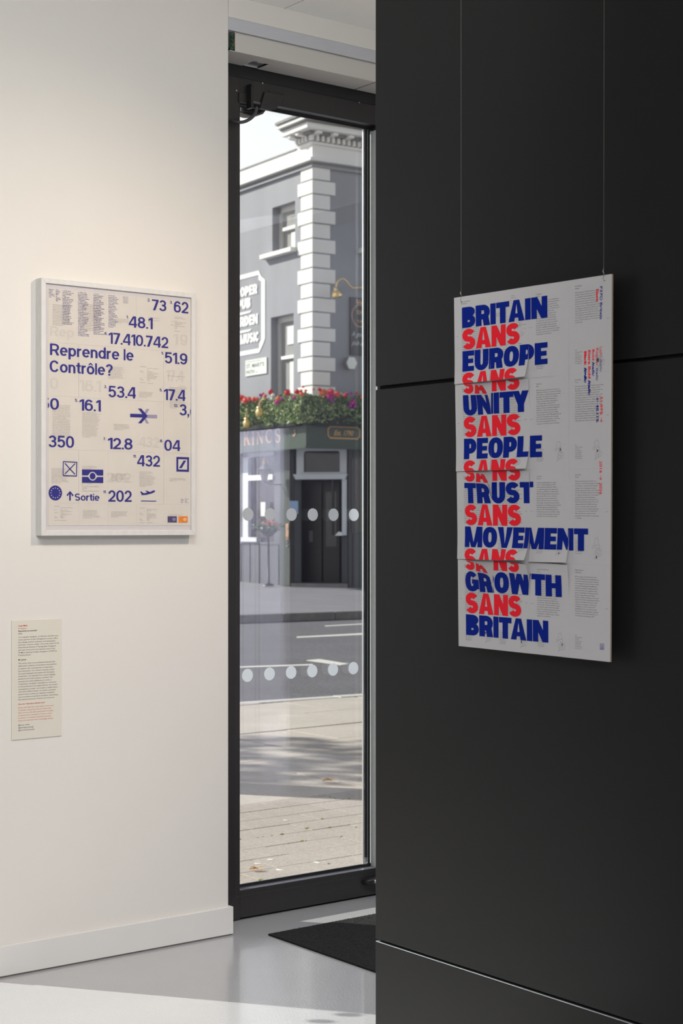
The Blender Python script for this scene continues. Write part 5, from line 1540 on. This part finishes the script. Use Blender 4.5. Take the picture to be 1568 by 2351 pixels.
sash_side(W1, 7.945, 0)
sash_side(W2, 5.135, 0)
pb('window_sill', MB().box(-.16, .2, W1[0] - .08, W1[1] + .30, 7.33, 7.43), M['pub_white'], bevel=.01)
pb('window_sill', MB().box(-.12, .2, W2[0] - .1, W2[1] + .1, 3.84, 3.92), M['pub_white'])
f0 = MB().box(W3[0], W3[0] + .07, .17, .23, 7.42, 8.44).box(W3[1] - .07, W3[1], .17, .23, 7.42, 8.44).box(W3[0], W3[1], .17, .23, 8.34, 8.44)
o = pb('window_frame', f0, M['sash'])
build('meeting_rail', MB().box(W3[0], W3[1], .15, .2, 7.90, 7.97), M['sign_white'], o, origin=PBO)
build('lower_pane', MB().box(W3[0], W3[1], .22, .24, 7.42, 8.4), M['curtain'], o, origin=PBO)
pb('window_sill', MB().box(1.14, 2.5, -.14, .2, 7.31, 7.42), M['pub_white'], bevel=.01)

# painted wall sign on the side face
psn = MB()
K8 = 8.394
def S8(x, y, d=.012): return LF(545 + x / K8, 600 + y / K8, d)
def on_side(mb, pts, d=.012, t=.008):
    mb.prism(pts, lambda x, y, dd: (-dd, x, y), d - t, d)
g = G2(.17, .10)
# place the right-hand end from the photograph
bR = S8(495, 900)[0]; zT = S8(460, 205)[1]; zB = S8(430, 1715)[1]
BF = 5.2
path = [(BF, zT), (bR + .20, zT), (bR + .14, zT - .13), (bR, zT - .20), (bR, zB + .24), (bR + .10, zB + .12), (bR + .18, zB), (BF, zB)]
path += [(BF + .12, zB + .12), (BF + .24, zB + .24), (BF + .24, zT - .2), (BF + .12, zT - .12), (BF, zT)]
g.stroke(path)
psn.add([(-.012 - q[2] * 2e-4, q[0], q[1]) for q in g.v], [q[::-1] for q in g.f])
def side_word(mb, txt, xr, yr_top, yr_base, xl=None, ref='R', bmax=None):
    """white block words; right end at crop column xr, heights measured there; letters run towards smaller b"""
    b1, zb = S8(xr, yr_base); _, zt_ = S8(xr, yr_top)
    wd = word(txt, True)
    h = zt_ - zb
    sxw = xl
    placed(mb, wd, lambda x, y: (-.014, b1 + wd[2] * sxw - x, y), 0, zb, sxw, h, nrm=(-20, 0, 0))
# width per cap-unit found from the visible letters
side_word(psn, 'PROPER', 385, 425, 618, .205)
side_word(psn, 'PUB', 257, 690, 888, .215)
side_word(psn, 'GARDEN', 397, 1000, 1200, .218)
side_word(psn, 'LIVE MUSIC', 418, 1345, 1540, .186)
for xr, y0 in ((280, 945), (280, 1300)):
    b1, z1 = S8(xr, y0)
    psn.add([(-.014, b1, z1), (-.014, b1 + 1.9, z1 + .02), (-.014, b1 + 1.9, z1 - .08), (-.014, b1 + .1, z1 - .045)], [(0, 1, 2, 3)])
pb('painted_sign', psn, M['sign_white'], label='white painted words in a notched outline on the side wall')

# fascia: deep green box over the ground floor on both faces
FD = .45
fzb = LF(701, 1024, FD)[1]; fzt = fzb + .50
fs = pb('fascia', MB().box(-FD, 9, -FD, 0, fzb, fzt + .04).box(-FD, 0, 0, 14, fzb, fzt + .04), M['green'])
pb('fascia_lower_bead', MB().box(-FD - .03, 9, -FD - .03, -FD + .02, fzb - .045, fzb + .01).box(-FD - .03, -FD + .02, -FD, 14, fzb - .045, fzb + .01), M['green'])
pb('fascia_cap', MB().box(-FD - .05, 9, -FD - .05, 0, fzt + .04, fzt + .09).box(-FD - .05, 0, 0, 14, fzt + .04, fzt + .09), M['pub_wood'])
# gilt serif letters KINGS
kl = MB()
def serif(ch, b_l, b_r, z0, z1):
    """letter between b_l (left in the photo) and b_r on the fascia front; thick and thin strokes with serifs"""
    W_ = b_l - b_r; H_ = z1 - z0
    T = .16; tn = .06
    g = G2(T, tn * 1.4)
    def sf(x, y, w_=.34): g.rect(x - w_ / 2, y, x + w_ / 2, y + .055) if y == 0 else g.rect(x - w_ / 2, y - .055, x + w_ / 2, y)
    if ch == 'K':
        g.rect(.16, 0, .16 + T, 1); sf(.24, 0); sf(.24, 1); g.poly([(.3, .42), (.36, .36), (.86, .97), (.76, 1)]); g.poly([(.42, .56), (.56, .66), (.98, 0), (.74, 0)]); sf(.80, 1, .36); sf(.86, 0, .36)
    if ch == 'I': g.rect(.5 - T, 0, .5 + T, 1); sf(.5, 0, .9); sf(.5, 1, .9)
    if ch == 'N': g.rect(.14, 0, .14 + tn, 1); g.rect(.80, 0, .80 + tn, 1); g.poly([(.10, 1), (.30, 1), (.88, 0), (.76, 0)]); sf(.17, 0, .3); sf(.12, 1, .24); sf(.83, 1, .3)
    if ch == 'G': g.stroke(arc(.48, .5, .40, .45, 50, 315, 22, 2.1)); g.rect(.74, .06, .74 + T, .45); g.rect(.60, .42, .98, .47); g.rect(.76, .68, .80, .92)
    if ch == 'S': g.stroke(arc(.5, .735, .34, .225, 25, 270, 14, 2.1) + arc(.5, .265, .36, .245, 90, -155, 14, 2.1)[1:]); g.rect(.80, .72, .84, .95); g.rect(.12, .05, .16, .30)
    kl.add([(-FD - .012 - q[2] * 2e-4, b_l - q[0] * W_, z0 + q[1] * H_) for q in g.v], g.f)
C9 = lambda x, y: LF(540 + x / 9.8, 880 + y / 9.8, FD)
for ch, xl, xr, yt, yb_ in (('K', 185, 345, 1045, 1400), ('I', 375, 450, 1090, 1392), ('N', 490, 650, 1085, 1370), ('G', 700, 860, 1030, 1350), ('S', 895, 1030, 1010, 1335)):
    bl, z0 = C9(xl, yb_); br_, _ = C9(xr, yb_); z1 = C9((xl + xr) / 2, yt)[1]
    serif(ch, bl, br_, z0, max(z1, z0 + .27))
bl, z0 = C9(1310, 1180); z1 = C9(1310, 1050)[1]
g = G2(.035, .035); g.stroke([(bl, z0), (bl - .06, z0), (bl - .09, z0 + .05), (bl - .05, z0 + .10), (bl - .10, z1)])
kl.add([(-FD - .012 - q[2] * 2e-4, q[0], q[1]) for q in g.v], g.f)
build('gilt_letters', kl, M['gold_dull'], fs, origin=PBO, label='faded gilt serif letters KINGS')
# oval-cornered plaque: Est. 1790
es = MB()
C10 = lambda x, y: RF(680 + x / 9.2235, 880 + y / 9.2235, FD)
pl = [C10(705, 918), C10(1285, 935), C10(1335, 985), C10(1330, 1130), C10(1280, 1180), C10(700, 1155), C10(667, 1110), C10(668, 960)]
a0, a1 = pl[7][0], pl[2][0]; za, zb_ = (pl[0][1] + pl[1][1]) / 2, (pl[4][1] + pl[5][1]) / 2
cc = .045
g = G2(.030, .030)
path = [(a0 + cc, za), (a1 - cc, za), (a1 - cc * .7, za - cc * .7), (a1, za - cc), (a1, zb_ + cc), (a1 - cc * .7, zb_ + cc * .7), (a1 - cc, zb_), (a0 + cc, zb_), (a0 + cc * .7, zb_ + cc * .7), (a0, zb_ + cc), (a0, za - cc), (a0 + cc * .7, za - cc * .7), (a0 + cc, za)]
g.stroke(path); es.add([(q[0], -FD - .014 - q[2] * 2e-4, q[1]) for q in g.v], g.f)
tx0, tz0 = C10(790, 1098); tx1, _ = C10(1210, 1098)
wd = btext('Est. 1790', .025, .35)
placed(es, wd, lambda x, y: (x, -FD - .014, y), tx0, tz0 + .0, (tx1 - tx0) / wd[2], .105)
build('gilt_plaque', es, M['gold'], fs, origin=PBO, label='gilt notched outline around the words Est. 1790')
build('plaque_field', MB().box(a0 + .02, a1 - .02, -FD - .008, -FD, zb_ + .02, za - .02), M['green'], fs, origin=PBO)

# corner entrance: dark recess with a pale door surround and fanlight
def chbox(mb, s0, s1, n0, n1, z0, z1):
    n = len(mb.v); mb.box(s0, s1, n0, n1, z0, z1); mb.v[n:] = [chp(*p) for p in mb.v[n:]]; return mb
LEN = CHB * math.sqrt(2)
rec = MB(); chbox(rec, -.05, LEN + .05, -.9, -.86, GZ - .3, 3.4); chbox(rec, -.02, .02, -.9, 0, GZ - .3, 3.4); chbox(rec, LEN - .02, LEN + .02, -.9, 0, GZ - .3, 3.4)
pb('entrance_recess', rec, M['pub_wood'])
dd = MB(); sA = CH(700, 1200)[0]
for s0, s1 in ((.16, .50), (.54, .90)):
    chbox(dd, s0, s1, -.80, -.74, GZ, 2.42)
o = pb('entrance_door', dd, M['pub_wood'])
build('door_glass', chbox(MB(), .60, .84, -.74, -.73, 1.0, 2.2), M['pub_pane'], o, origin=PBO)
build('push_plate', chbox(MB(), .22, .30, -.74, -.735, 1.1, 1.35), M['lantern_metal'], o, origin=PBO)
pb('entrance_step', chbox(MB(), 0, LEN, -.8, .05, GZ - .2, GZ + .05), M['lead'])
C11 = lambda x, y: CH(660 + x / 8.105, 1010 + y / 8.105)
def CS(x, y): return C11(x, y)
sL, sR = CS(178, 300)[0], CS(1105, 300)[0]
zTop, zIn, zShT, zShB, zFoot = CS(640, 145)[1], CS(640, 205)[1], CS(640, 640)[1], CS(640, 735)[1], CS(1060, 1775)[1]
iL, iR = CS(312, 400)[0], CS(982, 400)[0]; pL, pR = CS(1022, 1000)[0], CS(1105, 1000)[0]
zi0 = CS(640, 600)[1]
fan = MB()
chbox(fan, sL, iL, 0, .05, zShT, zTop); chbox(fan, iR, sR, 0, .05, zShT, zTop); chbox(fan, iL, iR, 0, .05, zIn, zTop); chbox(fan, iL, iR, 0, .05, zShT, zi0)
# rounded upper corners of the opening
for s0, sg_ in ((iL, 1), (iR, -1)):
    rc = .06
    ptsc = [(s0, zIn), (s0 + sg_ * rc, zIn)] + [(s0 + sg_ * (rc - rc * math.sin(a * PI / 12)), zIn - rc + rc * math.cos(a * PI / 12)) for a in range(1, 7)]
    fan.prism(ptsc, lambda x, y, d: chp(x, d, y), 0, .05)
fo = pb('fanlight_surround', fan, M['pub_trim'], label='pale blue-grey fanlight frame with rounded corners')
build('fanlight_pane', chbox(MB(), iL, iR, -.03, -.02, zi0, zIn), M['pub_pane'], fo, origin=PBO)
shf = MB(); xa, xb = CS(130, 640)[0], CS(1125, 640)[0]
shf.prism([(xa, zShT), (xb, zShT), (xb - .045, zShB), (xa + .05, zShB)], lambda x, y, d: chp(x, d, y), 0, .14)
pb('door_hood', shf, M['pub_trim'], label='pale moulded shelf over the entrance')
pb('door_post', chbox(MB(), pL, pR, 0, .05, zFoot, zShB), M['pub_trim'], label='pale right-hand door post')
ff_ = MB(); ff_.prism([CS(895, 1780), CS(960, 1705), CS(1015, 1720), CS(1030, 1780)], lambda x, y, d: chp(x, d, y), 0, .06)
pb('post_foot', ff_, M['sign_white'])
pb('inner_post', chbox(MB(), CS(815, 1000)[0], CS(850, 1000)[0], -.10, -.02, zFoot, zShB), M['pub_wood'])
pb('left_reveal', chbox(MB(), 0, .05, -.3, .0, GZ, 3.2), M['pub_wood'])
# menu board and dark side light right of the entrance
pb('side_light', MB().box(CHB + .08, CHB + .36, -.015, 0, 1.3, 2.9), M['pub_pane'])

# ground floor window of the side face
gwn = MB(); gd = -.03
b0, b1 = LF(572, 1060)[0], GWIN[1]
zt0, zt1 = LF(600, 1090.5)[1], LF(600, 1102)[1]
fr_ = MB()
fr_.box(gd, .05, GWIN[0] - .02, GWIN[1], 3.0, 3.09)
fr_.box(gd, .05, LF(572, 1150)[0], GWIN[1], GWIN[2], 3.08)
gwf = pb('ground_window_frame', fr_, M['pub_trim'], label='pale frame of the ground floor window')
build('transom', MB().box(gd - .01, .04, GWIN[0], LF(572, 1150)[0], zt1, zt0), M['sign_white'], gwf, origin=PBO)
build('sill', MB().box(gd - .05, .04, LF(595.5, 1240)[0], GWIN[1], GWIN[2], GWIN[2] + .10), M['pub_trim'], gwf, origin=PBO)
build('pane', MB().box(.08, .10, GWIN[0], GWIN[1], GWIN[2], 3.08), M['pub_pane'], gwf, origin=PBO)

# ------------------------------------------------------------------ things fixed to the pub
def pthing(name, label, cat, a, b, z, group=None):
    p = pw(a, b, z)
    return thing(name, label, cat, p, AZ, group), (a, b, z)
# street name plate
t, og = pthing('street_sign', 'white street name plate lettered in grey below the painted pub sign', 'sign', 0, LF(590, 843)[0], 4.8)
sb0, sb1 = LF(614.5, 840)[0], LF(565.8, 843)[0]; sz0, sz1 = LF(612.8, 857.5)[1], LF(614.5, 820)[1]
build('plate', MB().box(-.03, 0, sb0, sb1, sz0, sz1), M['enamel'], t, origin=og, bevel=.004)
st = MB()
for tx, zf, hf, wf, bo in (('LONDON BOROUGH OF ISLINGTON', .86, .055, .72, 0), ('ST. MARY’S', .50, .24, .84, .02), ('PATH', .14, .22, .38, .02), ('N1', .14, .10, .10, .0)):
    wd = btext(tx, bo)
    k = (sb1 - sb0) * wf / wd[2]; h = (sz1 - sz0)
    xoff = sb1 - .05 if tx != 'N1' else sb1 - .05 - (sb1 - sb0) * .44
    placed(st, wd, lambda x, y: (-.032, xoff - x, y), 0, sz0 + zf * h, k, hf * h)
build('plate_letters', st, M['sign_text'], t, origin=og)
# hexagonal projecting sign
hc = RF(798, 835)
t, og = pthing('hexagonal_sign', 'white hexagonal sign on the grey front wall right of the corner blocks', 'sign', hc[0], -.02, hc[1])
hx_ = [(hc[0] + .13 * math.cos(PI / 3 * k), hc[1] + .145 * math.sin(PI / 3 * k)) for k in range(6)]
build('face', MB().prism(hx_, lambda x, y, d: (x, d, y), -.17, -.15), M['enamel'], t, origin=og)
build('case', MB().prism([(hc[0] + (x - hc[0]) * .97, hc[1] + (y - hc[1]) * .97) for x, y in hx_], lambda x, y, d: (x, d, y), -.15, -.0), M['lead'], t, origin=og)
# swan-neck lamp over the hanging board
def swan(name, label, pts3, head, tilt, R_=.105, group=None, hw=1.0):
    p0 = pts3[0]
    t, og = pthing(name, label, 'lamp', *p0, group)
    build('neck', MB().tube(smooth_path(pts3, 5), .017, 10), M['brass'], t, origin=og, smooth=True)
    build('wall_rose', MB().blob(p0, .035, (1, 1, 1), 10, 6), M['brass'], t, origin=og, smooth=True)
    pr = [(0, .12), (.035, .115), (.040, .07), (.05, .05), (.085, .02), (R_, -.05), (R_ * 1.02, -.09), (R_ * .86, -.09), (.05, -.02), (0, 0)]
    Mx = Matrix.Rotation(tilt[0], 4, 'X') @ Matrix.Rotation(tilt[1], 4, 'Y')
    build('shade', MB().lathe(pr, head, 20, Mx), M['brass'], t, origin=og, smooth=True)
C12 = lambda x, y, d: RF(740 + x / 8.4, 600 + y / 8.4, d)
def r3(x, y, d): a, z = C12(x, y, d); return (a, -d, z)
swan('brass_lamp', 'brass swan-neck lamp high on the front wall over the dark board', [r3(830, 512, .02), r3(690, 508, .12), r3(590, 512, .2), r3(530, 480, .25), r3(470, 390, .28), r3(385, 335, .3), r3(305, 375, .3), r3(270, 450, .3), r3(268, 500, .3)], r3(268, 600, .3), (.25, -.35), .115)
for i, (m0, pts, hd_, lb_) in enumerate((((640, 370), [(640, 370), (600, 378), (560, 420), (540, 480), (540, 560)], (545, 640), 'brass swan-neck lamp in front of the planter, higher and nearer the corner'),
                                         ((350, 560), [(350, 560), (300, 580), (265, 630), (248, 690), (248, 790)], (262, 890), 'brass swan-neck lamp in front of the planter, the lower and leftmost one'))):
    def l3(x, y, d):
        b, z = LF(540 + x / 9.8, 880 + y / 9.8, d); return (-d, b, z)
    n_ = len(pts)
    P3 = [l3(x, y, .50 + .35 * k / (n_ - 1)) for k, (x, y) in enumerate(pts)]
    swan('brass_lamp', lb_, P3, l3(hd_[0], hd_[1], .85), (.2, -.3), .085, None)
# dark board with crest on the front wall, partly behind the door frame
bc = r3(720, 1000, .05)
a_, z_ = C12(520, 690, .0); a2 = a_ + 1.0; z2 = C12(520, 1400, 0)[1]
t, og = pthing('pub_board', 'dark wall board with gilt crest and white script beside the door frame', 'sign', a_, -.03, z2)
build('board', MB().box(a_, a_ + .78, -.05, 0, z2 - .45, z_), M['pub_wood'], t, origin=og, bevel=.01)
em = MB()
def onf(g, d=.056): em.add([(q[0], -d - q[2] * 2e-4, q[1]) for q in g.v], g.f)
cx0, cz0 = C12(690, 1050, .05)
g = G2(.022, .022); g.stroke(arc(cx0 + .04, cz0, .20, .235, 0, 350, 30), True); onf(g)
for dx_ in (-.06, 0, .06):
    g = G2(.03, .03); g.stroke([(cx0 + .04 + dx_, cz0 + .28), (cx0 + .04 + dx_ * 1.3, cz0 + .36)]); onf(g)
g = G2(.04, .04); g.stroke([(cx0 - .05, cz0 + .28), (cx0 + .13, cz0 + .28)]); onf(g)
placed(em, btext('KH', .03), lambda x, y: (x, -.056, y), cx0 - .03, cz0 + .03, .07, .09)
placed(em, btext('PUB', .02), lambda x, y: (x, -.056, y), cx0 - .02, cz0 - .14, .05, .05)
build('gilt_crest', em, M['gold_dull'], t, origin=og, label='dull gilt oval crest')
sc_ = MB()
for tx, yy in (('A good', 1440), ('pub and', 1610)):
    a3, z3 = C12(560, yy, .05)
    placed(sc_, btext(tx, .0, .45), lambda x, y: (x, -.056, y), a3, z3, .085, .10)
build('white_script', sc_, M['pub_trim'], t, origin=og, label='white slanting script')
# notices by the entrance
b_, z_ = LF(600, 1169, .03)
t = build('notice', MB().box(-.045, -.03, LF(610, 1169, .03)[0], LF(600, 1169, .03)[0], LF(605, 1185, .03)[1], LF(605, 1153, .03)[1]), M['enamel'], None, origin=(0, b_, z_), loc=pw(0, b_, z_), rz=AZ)
tag(t, 'narrow white notice behind the pub side window', 'notice')
s_, z_ = CH(675, 1166, .03)
mb = chbox(MB(), CH(665.5, 1166)[0], CH(685, 1166)[0], .0, .03, CH(675, 1178)[1] - .02, CH(675, 1150)[1])
oo = chp(s_, 0, z_)
t = build('notice', mb, M['notice_blue'], None, origin=oo, loc=pw(*oo), rz=AZ)
tag(t, 'pale blue notice left of the pub entrance', 'notice')
# lantern
lc = LF(607, 1090, .42)
t, og = pthing('wall_lantern', 'grey glazed lantern with a pointed finial before the pub side window', 'lantern', -.42, lc[0], lc[1])
zz = lambda y: LF(607, y, .42)[1]
S6 = 6
build('lantern_roof', MB().lathe([(.155, zz(1080)), (.16, zz(1078)), (.05, zz(1067)), (.035, zz(1064))], (-.42, lc[0], 0), S6), M['lantern_metal'], t, origin=og)
build('finial', MB().lathe([(.03, zz(1067)), (.045, zz(1063)), (.02, zz(1060)), (.03, zz(1057.5)), (.008, zz(1052)), (0, zz(1051))], (-.42, lc[0], 0), 10), M['gold_dull'], t, origin=og, smooth=True)
build('lantern_glass', MB().lathe([(.07, zz(1104)), (.125, zz(1081)), (.0, zz(1081))], (-.42, lc[0], 0), S6), M['lantern_glass'], t, origin=og)
build('lantern_base', MB().lathe([(0, zz(1108)), (.06, zz(1107)), (.075, zz(1104)), (.0, zz(1103))], (-.42, lc[0], 0), S6), M['lantern_metal'], t, origin=og)
build('bracket', MB().tube([(-.42, lc[0], zz(1107)), (-.30, lc[0] - .02, zz(1112)), (0, lc[0] - .03, zz(1112))], .014, 8), M['lantern_metal'], t, origin=og)
# brass door furniture on the pilaster
b_, z_ = LF(663, 1215, .04)
t, og = pthing('brass_plate', 'tall brass plate and bell pushes on the pilaster left of the entrance', 'plate', -.03, CHB + .03, z_)
build('plate', MB().box(-.05, -.03, CHB + .04, CHB + .16, LF(660, 1240, .04)[1], LF(660, 1202, .04)[1]), M['gold_dull'], t, origin=og, bevel=.006)
for y_ in (1245, 1254):
    build('bell_push', MB().blob((-.045, CHB + .09, LF(660, y_, .04)[1]), .022, (1, 1, 1), 8, 5), M['sash'], t, origin=og, smooth=True)

# ------------------------------------------------------------------ planters with flowers over the fascia
def petals(mb, c, r, n_, rnd):
    for k in range(n_):
        d = Vector((rnd.gauss(0, 1), rnd.gauss(0, 1), rnd.gauss(0, 1))).normalized()
        p = Vector(c) + d * r * rnd.uniform(.5, 1)
        a = d.cross(Vector((rnd.random(), rnd.random(), .3))).normalized() * r * .42; b = d.cross(a).normalized() * r * .42
        mb.add([p - a, p + b, p + a, p - b], [(0, 1, 2, 3)])
def foliage(mb, n_, fn, rnd, size=.035):
    for k in range(n_):
        c = Vector(fn(rnd))
        d = Vector((rnd.gauss(0, 1), rnd.gauss(0, 1), rnd.gauss(0, .8))).normalized() * size * rnd.uniform(.6, 1.4)
        e_ = d.cross(Vector((rnd.gauss(0, 1), rnd.gauss(0, 1), rnd.gauss(0, 1)))).normalized() * size * .6
        mb.add([c - d, c + e_, c + d * 1.1, c - e_], [(0, 1, 2, 3)])
PZ0 = fzt + .09
FLW = [(555, 914, 'fl_coral', 7), (564.5, 919, 'fl_coral', 7), (572.6, 916, 'fl_coral', 5), (583, 917, 'fl_coral', 5), (590.5, 916, 'fl_coral', 4), (599, 908, 'fl_purple', 4), (604, 904, 'fl_coral', 3), (609, 909, 'fl_coral', 4),
       (621.6, 900, 'fl_red', 6), (627, 908, 'fl_white', 4.5), (625, 915, 'fl_white', 4.5), (639, 915, 'fl_orange', 5), (636, 923, 'fl_magenta', 4.5), (647, 917, 'fl_purple', 4), (660, 901, 'fl_red', 7), (664.5, 918, 'fl_white', 2.6),
       (675, 912, 'fl_magenta', 3.5), (682, 900, 'fl_red', 6), (692, 905, 'fl_orange', 5), (691, 898, 'fl_red', 3.5), (696, 888, 'fl_coral', 2.5), (549, 922, 'fl_red', 4), (595, 930, 'fl_purple', 3), (548, 908, 'fl_coral', 5),
       (734, 894, 'fl_red', 4), (742, 901, 'fl_orange', 8), (760, 900, 'fl_red', 7.5), (755, 911, 'fl_magenta', 4.5), (763.5, 908, 'fl_magenta', 4), (761, 919, 'fl_purple', 5), (774, 905, 'fl_coral', 6), (793, 908, 'fl_red', 4.5),
       (798, 904, 'fl_purple', 3), (806, 903, 'fl_purple', 3), (819, 903, 'fl_red', 3.5), (830, 911, 'fl_coral', 4), (809, 924, 'fl_magenta', 5), (803, 932, 'fl_purple', 5), (814, 932, 'fl_purple', 5), (719.6, 893.5, 'fl_coral', 2.6), (812, 918, 'fl_purple', 4), (702, 897, 'fl_coral', 3)]
rnd = random.Random(21)
def planter(label, side_face):
    if side_face:
        t, og = pthing('flower_planter', label, 'planter', -.2, 2.5, PZ0)
        build('trough', MB().box(-.62, -.30, -.30, 5.0, PZ0 - .16, PZ0 + .10), M['soil'], t, origin=og)
        dep = lambda r: -.16 - .50 * r.random() ** .6
        def pos(r):
            b = r.uniform(-.55, 5.0); z = PZ0 - .12 + r.random() ** .8 * (.60 + .06 * math.sin(b * 5))
            k = 1 - max(0, (z - PZ0 - .25)) * .9
            return (-.12 - .54 * k * r.random() ** .45, b, z)
    else:
        t, og = pthing('flower_planter', label, 'planter', 2.2, -.2, PZ0)
        build('trough', MB().box(-.30, 4.6, -.62, -.30, PZ0 - .16, PZ0 + .10), M['soil'], t, origin=og)
        def pos(r):
            a = r.uniform(-.5, 4.6); z = PZ0 - .10 + r.random() ** .8 * (.60 + .05 * math.sin(a * 7))
            k = 1 - max(0, (z - PZ0 - .25)) * .9
            return (a, -.12 - .54 * k * r.random() ** .45, z)
    def pos_mid(r):
        while True:
            p = pos(r)
            if (side_face and p[1] < .9) or (not side_face and p[0] < .15): return p
    for nm, m_, cnt, fn, sz in (('foliage', 'leaf_a', 9000, pos, .036), ('dark_foliage', 'leaf_c', 5500, pos, .04), ('variegated_foliage', 'leaf_b', 3600 if side_face else 900, pos_mid, .034), ('pale_foliage', 'leaf_b', 900 if side_face else 350, pos, .030)):
        mb = MB(); foliage(mb, cnt, fn, rnd, sz)
        build(nm, mb, M[m_], t, origin=og, kind='stuff')
    for px, py, c_, r in FLW:
        if (px < 710) != side_face: continue
        mb = MB(); rr_ = r * 34 / 3701 * 1.15
        if side_face:
            b, z = LF(px, py, .66); c = (-.66, b, z)
        else:
            a, z = RF(px, py, .66); c = (a, -.66, z)
        petals(mb, c, rr_, 70, rnd)
        build('blossom', mb, M[c_], t, origin=og)
planter('long planter of trailing green leaves and red and coral flowers along the pub side fascia', True)
planter('long planter of green leaves with red, orange and purple flowers over the pub front fascia', False)
# flower pot on a tall stand by the side window
fb, fz = LF(616, 1206, .5)
t, og = pthing('flower_pot', 'bowl of red, yellow and purple flowers on a stand before the pub side wall', 'flower pot', -.5, fb, GZ)
build('stand', MB().lathe([(.13, GZ), (.12, GZ + .03), (.02, GZ + .06), (.02, fz - .24), (.06, fz - .22)], (-.5, fb, 0), 14), M['pub_wood'], t, origin=og, smooth=True)
build('bowl', MB().lathe([(.0, fz - .24), (.10, fz - .22), (.18, fz - .12), (.20, fz - .04), (.0, fz - .05)], (-.5, fb, 0), 18), M['pub_wood'], t, origin=og, smooth=True)
mb = MB(); foliage(mb, 500, lambda r: (-.5 + r.gauss(0, .11), fb + r.gauss(0, .14), fz - .03 + r.gauss(0, .055)), rnd, .035)
build('foliage', mb, M['leaf_c'], t, origin=og, kind='stuff')
C13 = lambda x, y: LF(540 + x / 8.394, 1020 + y / 8.394, .62)
for x, y, c_, r in ((545, 1520, 'fl_coral', 3.2), (625, 1495, 'fl_coral', 4), (590, 1535, 'fl_orange', 3), (710, 1545, 'fl_orange', 3), (720, 1500, 'fl_coral', 3.4), (805, 1540, 'fl_coral', 3.4), (470, 1580, 'fl_magenta', 4), (490, 1630, 'fl_magenta', 3.4), (645, 1605, 'fl_white', 2.2), (620, 1560, 'fl_orange', 2.4), (690, 1480, 'fl_red', 3)):
    b, z = C13(x, y); mb = MB(); petals(mb, (-.62, b, z), r * 34 / 3701 * .95, 30, rnd)
    build('blossom', mb, M[c_], t, origin=og)
